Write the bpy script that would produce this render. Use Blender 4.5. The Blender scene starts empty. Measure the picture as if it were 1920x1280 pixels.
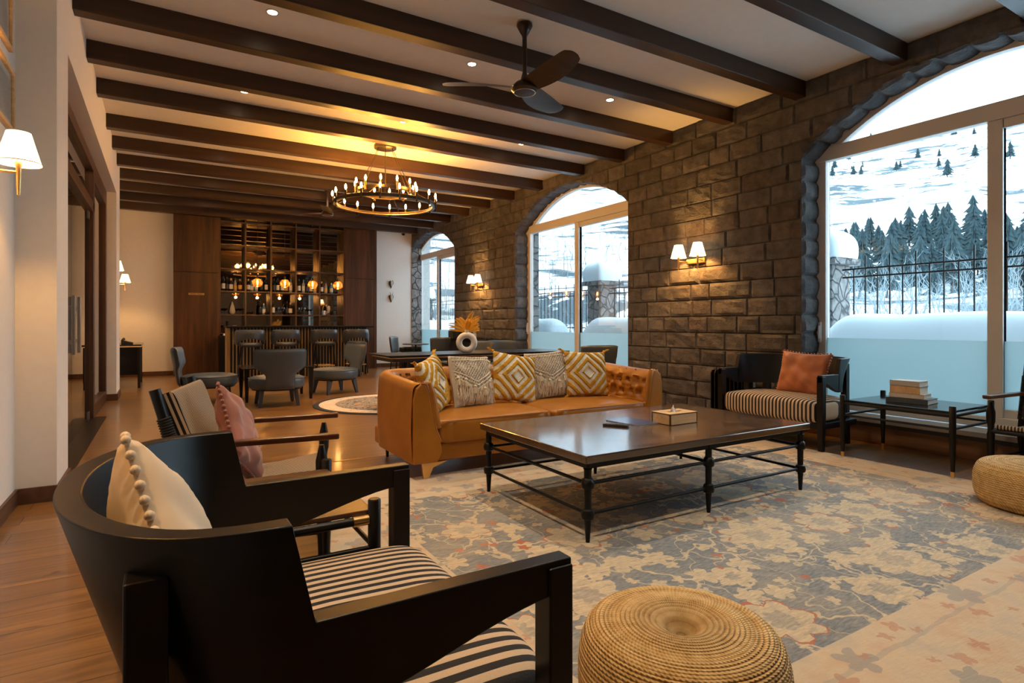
import bpy, bmesh, math, random
from mathutils import Vector, Matrix, Euler, noise
C = bpy.context.scene
COL = C.collection
PI = math.pi
R_ = math.radians
# ---------------------------------------------------------------- camera, world, exposure
cam_d = bpy.data.cameras.new('camera'); cam = bpy.data.objects.new('camera', cam_d); COL.objects.link(cam)
cam.location = (0, 0, 1.15); cam.rotation_euler = (R_(90), 0, R_(-31.1))
cam_d.sensor_width = 36; cam_d.lens = 1087 / 1920 * 36; cam_d.shift_y = -0.0172
cam_d.clip_start = 0.05; cam_d.clip_end = 2000
C.camera = cam
C.view_settings.view_transform = 'Standard'; C.view_settings.look = 'None'
C.view_settings.exposure = 0.42; C.view_settings.gamma = 1.0; C.view_settings.use_curve_mapping = False
W = bpy.data.worlds.new('overcast_sky'); C.world = W; W.use_nodes = True
bg = W.node_tree.nodes['Background']; bg.inputs[0].default_value = (0.68, 0.88, 1.0, 1); bg.inputs[1].default_value = 4.6
WARM = (1.0, 0.56, 0.2)
H = 3.73; XL = -0.59; XR = 5.86; YB = 15.05; YF = -5.0
WIN = [(2.12, 1.59), (8.0, 1.59), (13.9, 1.59)]   # window centres and half widths
# daylight guides in the four window openings
for i, (cy, hw) in enumerate(WIN):
    L = bpy.data.lights.new('window_portal', 'AREA'); L.shape = 'RECTANGLE'; L.size = 3.6; L.size_y = 3.2
    L.cycles.is_portal = True
    o = bpy.data.objects.new('window_portal', L); COL.objects.link(o); o.location = (6.45, cy, 2.0); o.rotation_euler = (0, R_(90), 0)

# ---------------------------------------------------------------- node helper and materials
class NT:
    def __init__(s, name):
        s.m = bpy.data.materials.new(name); s.m.use_nodes = True; s.t = s.m.node_tree; s.n = s.t.nodes
        s.b = s.n['Principled BSDF']; s.out = s.n['Material Output']
    def new(s, typ, **k):
        n = s.n.new(typ)
        for a, v in k.items(): setattr(n, a, v)
        return n
    def put(s, sock, v):
        if v is None: return
        if hasattr(v, 'is_output'): s.t.links.new(v, sock)
        else:
            if isinstance(v, (tuple, list)) and len(v) == 3 and len(sock.default_value) == 4: v = (*v, 1)
            sock.default_value = v
    def math(s, op, a, b=None, c=None):
        n = s.new('ShaderNodeMath', operation=op); s.put(n.inputs[0], a); s.put(n.inputs[1], b); s.put(n.inputs[2], c); return n.outputs[0]
    def coord(s, scale=(1, 1, 1), loc=(0, 0, 0), rot=(0, 0, 0)):
        c = s.new('ShaderNodeTexCoord'); m = s.new('ShaderNodeMapping'); s.t.links.new(c.outputs['Object'], m.inputs[0])
        m.inputs['Scale'].default_value = scale; m.inputs['Location'].default_value = loc; m.inputs['Rotation'].default_value = rot
        return m.outputs[0]
    def noise(s, vec, scale, detail=4, rough=.55, dist=0, col=False):
        n = s.new('ShaderNodeTexNoise'); s.put(n.inputs['Vector'], vec); n.inputs['Scale'].default_value = scale
        n.inputs['Detail'].default_value = detail; n.inputs['Roughness'].default_value = rough; n.inputs['Distortion'].default_value = dist
        return n.outputs['Color' if col else 'Fac']
    def ramp(s, f, pts, const=False):
        n = s.new('ShaderNodeValToRGB'); s.put(n.inputs[0], f); e = n.color_ramp.elements
        if const: n.color_ramp.interpolation = 'CONSTANT'
        while len(e) < len(pts): e.new(.5)
        for i, (p, c) in enumerate(pts):
            e[i].position = p; e[i].color = (*c, 1) if len(c) == 3 else c
        return n.outputs[0]
    def mix(s, f, a, b, mode='MIX'):
        n = s.new('ShaderNodeMix', data_type='RGBA', blend_type=mode); s.put(n.inputs[0], f); s.put(n.inputs[6], a); s.put(n.inputs[7], b); return n.outputs[2]
    def sep(s, vec):
        n = s.new('ShaderNodeSeparateXYZ'); s.put(n.inputs[0], vec); return n.outputs
    def comb(s, x, y, z):
        n = s.new('ShaderNodeCombineXYZ'); s.put(n.inputs[0], x); s.put(n.inputs[1], y); s.put(n.inputs[2], z); return n.outputs[0]
    def bump(s, h, strength=.3, dist=.01):
        n = s.new('ShaderNodeBump'); s.put(n.inputs['Height'], h); n.inputs['Strength'].default_value = strength; n.inputs['Distance'].default_value = dist
        s.t.links.new(n.outputs[0], s.b.inputs['Normal']); return n.outputs[0]
    def vmath(s, op, a, b=None):
        n = s.new('ShaderNodeVectorMath', operation=op); s.put(n.inputs[0], a); s.put(n.inputs[1], b); return n.outputs[0]
    def base(s, c, rough=.5, metal=0, spec=None, sheen=None, coat=None):
        s.put(s.b.inputs['Base Color'], c); s.put(s.b.inputs['Roughness'], rough); s.b.inputs['Metallic'].default_value = metal
        if spec is not None: s.b.inputs['Specular IOR Level'].default_value = spec
        if sheen: s.b.inputs['Sheen Weight'].default_value = sheen
        if coat: s.b.inputs['Coat Weight'].default_value = coat; s.b.inputs['Coat Roughness'].default_value = .12
        return s.m
def simple(name, c, rough=.5, metal=0, nscale=0, nstr=.15, var=.12, **k):
    t = NT(name)
    if nscale:
        v = t.coord(); f = t.noise(v, nscale, 5); t.bump(f, nstr, .005)
        c2 = tuple(x * (1 - var) for x in c); c3 = tuple(min(1, x * (1 + var)) for x in c)
        return t.base(t.ramp(t.noise(v, nscale * .3, 3), [(.3, c2), (.7, c3)]), rough, metal, **k)
    return t.base(c, rough, metal, **k)
def wood(name, c1, c2, axis=0, scale=6, rough=.35, str_=.08, **k):
    t = NT(name); sc = [scale * 3] * 3; sc[axis] = scale * .18
    v = t.coord(tuple(sc)); f = t.noise(v, 1.0, 7, .6, .6); g = t.noise(t.coord(tuple(x * 4 for x in sc)), 1.0, 3)
    t.bump(g, str_, .003)
    return t.base(t.ramp(f, [(.3, c1), (.68, c2)]), rough, 0, **k)
def emis(name, c, s):
    t = NT(name); t.put(t.b.inputs['Base Color'], c); t.put(t.b.inputs['Emission Color'], c); t.b.inputs['Emission Strength'].default_value = s; return t.m

M = {}
M['plaster'] = simple('white_plaster', (.74, .72, .69), .85, 0, 60, .05, .02)
M['ceil'] = simple('ceiling_plaster', (.80, .77, .72), .9, 0, 40, .04, .02)
M['beam'] = wood('dark_beam_wood', (.018, .0075, .0035), (.055, .022, .009), 0, 3, .42)
M['panel_wood'] = wood('walnut_panel', (.024, .0085, .003), (.105, .040, .014), 2, 3.2, .36)
M['door_wood'] = wood('door_frame_wood', (.03, .012, .005), (.09, .035, .014), 2, 4, .4)
M['base_wood'] = wood('baseboard_wood', (.06, .028, .014), (.13, .06, .03), 1, 4, .45)
M['black_wood'] = wood('black_lacquered_wood', (.0025, .002, .002), (.007, .0055, .005), 0, 6, .38, .04, spec=.35)
M['red_wood'] = wood('reddish_arm_wood', (.035, .010, .004), (.12, .035, .012), 0, 8, .28)
M['brown_top'] = wood('brown_tabletop_wood', (.055, .024, .009), (.12, .055, .02), 0, 4, .34)
M['light_wood'] = wood('light_box_wood', (.50, .30, .13), (.72, .48, .24), 0, 9, .5)
M['iron'] = simple('black_iron', (.008, .008, .0085), .42, .6, 120, .2, .3)
M['black'] = simple('black_satin', (.010, .010, .011), .4)
M['black_glossy'] = simple('black_gloss', (.008, .008, .009), .12)
M['brass'] = simple('brass', (.80, .50, .20), .28, 1.0)
M['steel'] = simple('brushed_steel', (.55, .52, .48), .3, 1.0)
M['bronze'] = simple('dark_bronze', (.05, .035, .022), .35, .8)
M['gold_strip'] = simple('gold_strip', (.62, .42, .18), .3, .9)
M['frame_white'] = simple('white_window_frame', (.62, .60, .58), .45)
M['sill'] = simple('pale_sill', (.30, .27, .24), .4)
M['fan'] = wood('fan_brown', (.020, .010, .006), (.045, .021, .012), 0, 6, .35)
M['rope'] = simple('black_rope', (.006, .006, .006), .7, 0, 300, .5)
M['string'] = simple('cream_string', (.62, .52, .40), .8)
M['snow'] = simple('snow', (.66, .77, .83), .7, 0, 3, .25, .02)  # bluish shade of the snow banks is put into this base colour
M['ceramic'] = simple('matt_ceramic', (.70, .66, .60), .7, 0, 90, .2, .04)
M['paper'] = simple('page_paper', (.70, .66, .58), .8, 0, 200, .1)
M['white_cloth'] = simple('white_tissue', (.9, .9, .9), .8)
M['grey_leather'] = simple('blue_grey_leather', (.052, .066, .080), .38, 0, 220, .15, .12)
M['grey_dark'] = simple('dark_grey_leather', (.036, .044, .054), .38, 0, 220, .15, .12)
M['terra'] = simple('terracotta_velvet', (.42, .125, .040), .5, 0, 14, .25, .14, sheen=.3)
M['pink'] = simple('dusty_pink_velvet', (.31, .088, .050), .55, 0, 14, .25, .14, sheen=.3)
M['cream'] = simple('cream_velvet', (.80, .64, .46), .6, 0, 12, .2, .08, sheen=.2)
M['fern'] = simple('golden_fern', (.82, .43, .03), .6)
M['macrame'] = simple('macrame_cotton', (.74, .62, .46), .85, 0, 200, .4, .1)
M['linen'] = simple('beige_linen', (.60, .53, .44), .8, 0, 260, .3, .08)
M['mustard_pom'] = simple('mustard_yarn', (.74, .36, .015), .9, 0, 250, .6, .2)
M['shelf_black'] = simple('radiator_black', (.006, .006, .007), .35)
M['bone'] = simple('bone', (.55, .48, .38), .6, 0, 40, .2)
M['horn'] = simple('horn', (.03, .024, .018), .5)
M['ash'] = simple('grey_print', (.42, .41, .40), .8, 0, 6, .05, .35)
M['magazine'] = simple('blue_magazine_cover', (.06, .10, .22), .18)
M['bark'] = simple('bare_bark', (.05, .05, .05), .9)
M['bushes'] = simple('conifer_green', (.026, .056, .066), .9, 0, 1.2, .2, .4)
M['bare'] = simple('bare_twigs', (.16, .20, .22), .9)
M['rock_brown'] = simple('bare_hill_rock', (.14, .12, .12), .9, 0, .4, .3, .3)
M['led'] = emis('spot_disc', (1.0, .78, .5), 30)
M['bulb'] = emis('candle_bulb', (1.0, .52, .15), 40)
M['filament'] = emis('filament', (1.0, .55, .15), 90)
M['shade'] = emis('lit_lamp_shade', (1.0, .74, .42), 3.6)
def leather():
    t = NT('tan_leather'); v = t.coord()
    vo = t.new('ShaderNodeTexVoronoi'); t.put(vo.inputs['Vector'], v); vo.inputs['Scale'].default_value = 260
    n = t.noise(v, 5, 4); t.bump(vo.outputs['Distance'], .12, .003)
    return t.base(t.ramp(n, [(.3, (.29, .098, .005)), (.7, (.385, .138, .009))]), .36, 0, spec=.45)
M['leather'] = leather()
def floor_mat():
    t = NT('oak_plank_floor'); v = t.coord()
    b = t.new('ShaderNodeTexBrick'); t.put(b.inputs['Vector'], v); b.offset = .37
    b.inputs['Color1'].default_value = (0, 0, 0, 1); b.inputs['Color2'].default_value = (1, 1, 1, 1); b.inputs['Mortar'].default_value = (.5, .5, .5, 1)
    b.inputs['Scale'].default_value = 1; b.inputs['Mortar Size'].default_value = .0022; b.inputs['Brick Width'].default_value = 1.9; b.inputs['Row Height'].default_value = .165
    b.inputs['Mortar Smooth'].default_value = .1; b.inputs['Bias'].default_value = 0
    off = t.vmath('MULTIPLY', b.outputs[0], (7, 3, 0)); vv = t.vmath('ADD', t.coord((1.3, 15, 1)), off)
    g = t.noise(vv, 1.0, 8, .62, .8); k = t.noise(t.vmath('ADD', t.coord((2.2, 5, 1)), off), 1.0, 2, .5, 1.5)
    c = t.ramp(g, [(.25, (.090, .040, .012)), (.52, (.245, .112, .030)), (.8, (.40, .195, .054))])
    c = t.mix(t.math('MULTIPLY', b.outputs[0], .45), c, (.135, .062, .018))
    c = t.mix(t.ramp(k, [(.24, (1, 1, 1)), (.32, (0, 0, 0))]), c, (.10, .038, .015))
    c = t.mix(b.outputs['Fac'], c, (.02, .008, .004))
    t.bump(t.math('SUBTRACT', t.math('MULTIPLY', g, .2), b.outputs['Fac']), .25, .004)
    return t.base(c, t.ramp(g, [(.2, (.27,) * 3), (.8, (.38,) * 3)]), 0, coat=.35)
M['floor'] = floor_mat()
def stone_mat():
    t = NT('grey_block_stone'); a = t.new('ShaderNodeAttribute', attribute_name='tone'); v = t.coord()
    n = t.noise(v, 7, 8, .65); n2 = t.noise(v, 45, 4, .6)
    c = t.ramp(n, [(.28, (.050, .048, .050)), (.72, (.135, .130, .132))])
    c = t.mix(1.0, c, a.outputs['Color'], 'MULTIPLY')
    t.bump(t.math('ADD', n, t.math('MULTIPLY', n2, .35)), .8, .02)
    return t.base(c, .88, 0, spec=.3)
M['stone'] = stone_mat()
def rubble():
    t = NT('rubble_stone'); v = t.coord(); vo = t.new('ShaderNodeTexVoronoi', feature='DISTANCE_TO_EDGE'); t.put(vo.inputs['Vector'], t.vmath('ADD', v, t.vmath('MULTIPLY', t.noise(v, 3, 2, col=True), (.15, .15, .15)))); vo.inputs['Scale'].default_value = 4.5
    e = t.ramp(vo.outputs['Distance'], [(.0, (0, 0, 0)), (.08, (1, 1, 1))]); n = t.noise(v, 9, 6)
    t.bump(t.math('ADD', e, n), .8, .03)
    return t.base(t.mix(e, (.05, .055, .06), t.ramp(n, [(.3, (.14, .14, .145)), (.7, (.30, .29, .28))])), .9)
M['rubble'] = rubble()
def stripes(name, axis, period, duty, c1, c2, weave=260, off=0.0):
    t = NT(name); v = t.coord(); s = t.sep(v)[axis]
    f = t.math('FRACT', t.math('ADD', t.math('DIVIDE', s, period), 50.0 + off)); m = t.math('GREATER_THAN', f, duty)
    n = t.noise(v, weave, 2); t.bump(n, .5, .003)
    return t.base(t.mix(m, c1, c2), .82)
M['stripe'] = stripes('black_cream_stripe', 1, .037, .5, (.012, .010, .010), (.60, .45, .31))
M['stripe_wide'] = stripes('wide_stripe', 1, .074, .55, (.010, .009, .009), (.55, .42, .30))
M['stripe_thin'] = stripes('thin_stripe', 1, .020, .5, (.016, .012, .009), (.46, .33, .21), off=.2)
t = NT('slanted_stripe'); _s = t.sep(t.coord()); _f = t.math('FRACT', t.math('ADD', t.math('DIVIDE', t.math('ADD', _s[0], t.math('MULTIPLY', _s[2], .375)), .026), 50.3)); M['stripe_wide'] = t.base(t.mix(t.math('GREATER_THAN', _f, .52), (.010, .009, .009), (.60, .47, .34)), .8)
M['black_cloth'] = simple('black_cloth', (.008, .008, .008), .8)
def jute(name):
    t = NT(name); v = t.coord(); s = t.sep(v)
    ang = t.math('ARCTAN2', s[1], s[0]); n = t.noise(v, 30, 4)
    r = t.math('SQRT', t.math('ADD', t.math('MULTIPLY', s[0], s[0]), t.math('MULTIPLY', s[1], s[1])))
    q = t.math('SUBTRACT', s[2], r); ring = t.math('ABSOLUTE', t.math('SINE', t.math('MULTIPLY', q, PI / .0135))); tw = t.math('SINE', t.math('ADD', t.math('MULTIPLY', ang, 110), t.math('MULTIPLY', q, 330)))
    hh = t.math('ADD', t.math('ADD', ring, t.math('MULTIPLY', tw, .35)), t.math('MULTIPLY', n, .8)); t.bump(hh, .8, .008)
    return t.base(t.ramp(t.math('ADD', t.math('MULTIPLY', hh, .30), t.math('MULTIPLY', n, .45)), [(.18, (.30, .15, .04)), (.42, (.60, .35, .11)), (.75, (.82, .56, .25))]), .8)  # braid grooves darkened in the colour, shade painted in along with the height
M['jute'] = jute('braided_jute')
def rug_mat():
    t = NT('floral_rug'); v0 = t.coord()
    v = t.vmath('ADD', v0, t.vmath('MULTIPLY', t.vmath('SUBTRACT', t.noise(v0, 3.4, 3, col=True), (.5, .5, .5)), (.6, .6, 0)))
    vf = t.vmath('ADD', v0, t.vmath('MULTIPLY', t.vmath('SUBTRACT', t.noise(v0, 16, 2, col=True), (.5, .5, .5)), (.05, .05, 0)))
    def flowers(scale, rad, n, seed, lobe=.32):
        vo = t.new('ShaderNodeTexVoronoi'); vo.voronoi_dimensions = '2D'; vo.inputs['Scale'].default_value = scale; vo.inputs['Randomness'].default_value = .75
        vs = t.vmath('ADD', vf, (seed, seed * .7, 0)); t.put(vo.inputs['Vector'], vs)
        dv = t.sep(t.vmath('SUBTRACT', t.vmath('MULTIPLY', vs, (scale, scale, 0)), t.vmath('MULTIPLY', vo.outputs['Position'], (scale, scale, 0))))
        a = t.math('ADD', t.math('ARCTAN2', dv[1], dv[0]), t.math('MULTIPLY', t.sep(vo.outputs['Color'])[0], 6.28))
        r = vo.outputs['Distance']
        lim = t.math('MULTIPLY', t.math('ADD', 1 - lobe, t.math('MULTIPLY', t.math('ABSOLUTE', t.math('SINE', t.math('MULTIPLY', a, n))), lobe)), rad)
        lim = t.math('MULTIPLY', lim, t.math('ADD', .55, t.math('MULTIPLY', t.sep(vo.outputs['Color'])[1], .7)))
        return t.math('LESS_THAN', r, lim), t.math('LESS_THAN', r, t.math('MULTIPLY', lim, .42)), t.sep(vo.outputs['Color'])[2], t.math('GREATER_THAN', r, t.math('MULTIPLY', lim, .93))
    f1, c1, k1, o1 = flowers(1.9, .36, 3.5, 3.1); f2, c2, k2, o2 = flowers(4.2, .36, 2.5, 9.7, .5); f3, c3, k3, o3 = flowers(8.5, .30, 2, 5.3, .6)
    f2 = t.math('MULTIPLY', f2, t.math('GREATER_THAN', k2, .35)); f3 = t.math('MULTIPLY', f3, t.math('GREATER_THAN', k3, .66))
    ve = t.new('ShaderNodeTexVoronoi', feature='DISTANCE_TO_EDGE'); ve.voronoi_dimensions = '2D'; ve.inputs['Scale'].default_value = 1.9; t.put(ve.inputs['Vector'], t.vmath('ADD', v, (3.6, 1.2, 0)))
    vine = t.math('LESS_THAN', ve.outputs['Distance'], .022)
    ve2 = t.new('ShaderNodeTexVoronoi', feature='DISTANCE_TO_EDGE'); ve2.voronoi_dimensions = '2D'; ve2.inputs['Scale'].default_value = 3.6; t.put(ve2.inputs['Vector'], v)
    vine2 = t.math('LESS_THAN', ve2.outputs['Distance'], .020)
    pile = t.noise(t.coord((14, 60, 1), rot=(0, 0, .5)), 1.5, 5, .65)
    g = t.ramp(pile, [(.3, (.115, .125, .135)), (.55, (.21, .22, .23)), (.75, (.33, .32, .30))])
    cream = t.ramp(pile, [(.3, (.46, .36, .23)), (.7, (.66, .53, .36))]); rust = (.42, .12, .05)
    c = t.mix(t.math('MAXIMUM', vine, t.math('MULTIPLY', vine2, .8)), g, cream)
    c = t.mix(f3, c, t.mix(t.math('GREATER_THAN', k3, .88), cream, rust))
    c = t.mix(f2, c, t.mix(c2, cream, t.mix(t.math('GREATER_THAN', k2, .78), cream, rust)))
    c = t.mix(f1, c, t.mix(c1, t.mix(t.math('MULTIPLY', o1, t.math('GREATER_THAN', k1, .5)), cream, rust), t.mix(.5, cream, g)))
    # border band
    s = t.sep(v0); n2 = t.noise(v0, 6, 4)
    bx = t.math('SUBTRACT', 2.16 - .42, t.math('ABSOLUTE', s[0])); by = t.math('SUBTRACT', 1.25, s[1]); by2 = t.math('ADD', s[1], 1.12)
    inside = t.math('MINIMUM', bx, t.math('MINIMUM', by, by2)); inm = t.math('GREATER_THAN', inside, 0.0)
    bc = t.mix(t.math('MULTIPLY', f2, .7), t.ramp(n2, [(.3, (.56, .36, .22)), (.5, (.62, .48, .32)), (.7, (.50, .42, .32))]), (.24, .25, .25))
    bc = t.mix(t.math('MULTIPLY', f3, .6), bc, (.45, .17, .09))
    line = t.math('LESS_THAN', t.math('ABSOLUTE', t.math('ADD', t.math('ADD', inside, .13), t.math('MULTIPLY', t.math('SUBTRACT', n2, .5), .05))), .010)
    bc = t.mix(t.math('MULTIPLY', line, .45), bc, (.30, .28, .25))
    fade = t.noise(t.coord((3, 12, 1), rot=(0, 0, .5)), 3.0, 7, .75); fd = t.ramp(fade, [(.42, (0, 0, 0)), (.62, (1, 1, 1))])
    c = t.mix(t.math('MULTIPLY', fd, .42), c, g); fade2 = t.noise(v0, 1.1, 5, .7); c = t.mix(t.math('MULTIPLY', t.ramp(fade2, [(.45, (0, 0, 0)), (.7, (1, 1, 1))]), .45), c, cream)
    col = t.mix(inm, t.mix(t.math('MULTIPLY', pile, .5), bc, (.40, .33, .26)), c)
    t.bump(pile, .6, .006)
    return t.base(col, .92)
M['rug'] = rug_mat()
def round_rug():
    t = NT('round_rug'); v0 = t.coord(); s = t.sep(v0)
    v = t.vmath('ADD', v0, t.vmath('MULTIPLY', t.noise(v0, 9, 2, col=True), (.06, .06, 0)))
    r = t.math('SQRT', t.math('ADD', t.math('MULTIPLY', s[0], s[0]), t.math('MULTIPLY', s[1], s[1])))
    n = t.noise(v, 9, 4, .7, 1.5)
    cream = t.ramp(n, [(.4, (.62, .56, .48)), (.52, (.55, .36, .20)), (.58, (.62, .58, .52)), (.66, (.10, .11, .13))])
    dark = t.ramp(n, [(.44, (.02, .022, .03)), (.48, (.50, .46, .40)), (.52, (.03, .03, .04)), (.60, (.45, .28, .12))])
    c = t.mix(t.math('LESS_THAN', r, .80), cream, dark); c = t.mix(t.math('GREATER_THAN', r, 1.02), c, (.012, .012, .014))
    return t.base(c, .92)
M['round_rug'] = round_rug()
def parquet():
    t = NT('parquet_top'); outs = []
    for k, rot in ((0, R_(45)), (1, R_(-45))):
        v = t.coord(rot=(0, 0, rot)); b = t.new('ShaderNodeTexBrick'); t.put(b.inputs['Vector'], v); b.offset = .5
        b.inputs['Color1'].default_value = (0, 0, 0, 1); b.inputs['Color2'].default_value = (1, 1, 1, 1); b.inputs['Mortar'].default_value = (.5,) * 3 + (1,)
        b.inputs['Scale'].default_value = 1; b.inputs['Mortar Size'].default_value = .0018; b.inputs['Brick Width'].default_value = .26; b.inputs['Row Height'].default_value = .085
        g = t.noise(t.vmath('ADD', t.coord((4, 60, 1), rot=(0, 0, rot)), t.vmath('MULTIPLY', b.outputs[0], (5, 9, 0))), 1.0, 6, .65, .5); outs.append((b, g))
    s = t.sep(t.coord()); sel = t.math('GREATER_THAN', t.math('PINGPONG', s[0], .33), .165)
    g = t.mix(sel, outs[0][1], outs[1][1]); fc = t.mix(sel, outs[0][0].outputs[0], outs[1][0].outputs[0]); mo = t.mix(sel, outs[0][0].outputs['Fac'], outs[1][0].outputs['Fac'])
    ex = t.math('LESS_THAN', t.math('ABSOLUTE', s[0]), .91); ey = t.math('LESS_THAN', t.math('ABSOLUTE', s[1]), .51); inn = t.math('MULTIPLY', ex, ey)
    gb = t.noise(t.coord((3, 50, 1)), 1.0, 6, .6); g = t.mix(inn, gb, g)
    c = t.ramp(g, [(.3, (.018, .009, .005)), (.7, (.085, .040, .018))]); c = t.mix(t.math('MULTIPLY', fc, t.math('MULTIPLY', inn, .75)), c, (.17, .088, .045))
    c = t.mix(t.math('MULTIPLY', mo, inn), c, (.004, .003, .002))
    t.bump(t.math('ADD', g, t.math('MULTIPLY', fc, .5)), .7, .005)
    return t.base(c, t.ramp(g, [(.2, (.12,) * 3), (.8, (.28,) * 3)]), 0, spec=.7, coat=.8)
M['parquet'] = parquet()
def glass(name, tint=(1, 1, 1), refl=.6):
    t = NT(name); t.n.remove(t.b); tr = t.new('ShaderNodeBsdfTransparent'); tr.inputs[0].default_value = (*tint, 1); gl = t.new('ShaderNodeBsdfGlossy'); gl.inputs['Roughness'].default_value = .01
    lw = t.new('ShaderNodeFresnel'); lw.inputs[0].default_value = 1.45; mx = t.new('ShaderNodeMixShader')
    t.put(mx.inputs[0], t.math('MULTIPLY', lw.outputs[0], refl)); t.t.links.new(tr.outputs[0], mx.inputs[1]); t.t.links.new(gl.outputs[0], mx.inputs[2]); t.t.links.new(mx.outputs[0], t.out.inputs[0]); return t.m
M['glass'] = glass('clear_pane', (.97, .99, 1), .5)
M['door_glass'] = glass('door_pane', (.86, .88, .86), 1.6)
t = NT('amber_glass'); t.n.remove(t.b); _a = t.new('ShaderNodeBsdfTransparent'); _a.inputs[0].default_value = (.95, .50, .16, 1); _b = t.new('ShaderNodeBsdfTranslucent'); _b.inputs[0].default_value = (.9, .42, .10, 1); _g = t.new('ShaderNodeBsdfGlossy'); _g.inputs['Roughness'].default_value = .05
_m = t.new('ShaderNodeMixShader'); _m.inputs[0].default_value = .16; _k = t.new('ShaderNodeMixShader'); _k.inputs[0].default_value = .14; t.t.links.new(_a.outputs[0], _m.inputs[1]); t.t.links.new(_b.outputs[0], _m.inputs[2]); t.t.links.new(_m.outputs[0], _k.inputs[1]); t.t.links.new(_g.outputs[0], _k.inputs[2]); t.t.links.new(_k.outputs[0], t.out.inputs[0]); M['amber'] = t.m
M['clear_ware'] = glass('drinking_glass', (.92, .92, .92), 2.2)
def film():
    t = NT('frosted_film'); t.n.remove(t.b); tl = t.new('ShaderNodeBsdfTranslucent'); tl.inputs[0].default_value = (.58, .70, .72, 1); df = t.new('ShaderNodeBsdfDiffuse'); df.inputs[0].default_value = (.36, .44, .47, 1)
    gl = t.new('ShaderNodeBsdfGlossy'); gl.inputs['Roughness'].default_value = .25; a = t.new('ShaderNodeMixShader'); a.inputs[0].default_value = .35; b = t.new('ShaderNodeMixShader'); b.inputs[0].default_value = .06
    t.t.links.new(tl.outputs[0], a.inputs[1]); t.t.links.new(df.outputs[0], a.inputs[2]); t.t.links.new(a.outputs[0], b.inputs[1]); t.t.links.new(gl.outputs[0], b.inputs[2]); t.t.links.new(b.outputs[0], t.out.inputs[0]); return t.m
M['film'] = film()
t = NT('tinted_mirror'); M['mirror'] = t.base((.42, .36, .31), .02, 1.0)
def mountain_mat():
    t = NT('snowy_slope'); v = t.coord()
    warp = t.vmath('ADD', v, t.vmath('MULTIPLY', t.noise(v, .03, 4, col=True), (18, 18, 9)))
    st = t.noise(t.vmath('MULTIPLY', warp, (.045, .045, .55)), 1.0, 6, .7, .6); n2 = t.noise(v, .022, 4, .6)
    n3 = t.noise(t.vmath('MULTIPLY', v, (.16, .16, .5)), 1.0, 6, .7)
    m = t.math('ADD', t.math('MULTIPLY', st, .62), t.math('MULTIPLY', n2, .38))
    k = t.ramp(m, [(.515, (0, 0, 0)), (.54, (1, 1, 1))]); k2 = t.ramp(n3, [(.585, (0, 0, 0)), (.62, (1, 1, 1))])
    k = t.math('MAXIMUM', k, t.math('MULTIPLY', k2, .85))
    return t.base(t.mix(k, (.88, .92, .95), (.045, .070, .085)), .9)
M['slope'] = mountain_mat()
def diamond():
    t = NT('mustard_tufted'); v = t.coord(); s = t.sep(v)
    w = t.math('MULTIPLY', t.math('SUBTRACT', t.noise(v, 60, 2), .5), .02)
    d = t.math('ADD', t.math('ADD', t.math('ABSOLUTE', s[0]), t.math('ABSOLUTE', s[2])), w)
    f = t.math('FRACT', t.math('DIVIDE', t.math('ADD', d, .015), .088)); m = t.math('MULTIPLY', t.math('GREATER_THAN', f, .42), t.math('GREATER_THAN', d, .058))
    n = t.noise(v, 330, 3); t.bump(t.math('ADD', t.math('MULTIPLY', m, 1.2), t.math('MULTIPLY', n, t.math('ADD', .15, t.math('MULTIPLY', m, .9)))), .9, .008)
    return t.base(t.mix(m, (.76, .68, .54), t.ramp(n, [(.3, (.50, .21, .008)), (.7, (.80, .42, .018))])), .9)
M['diamond'] = diamond()

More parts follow.
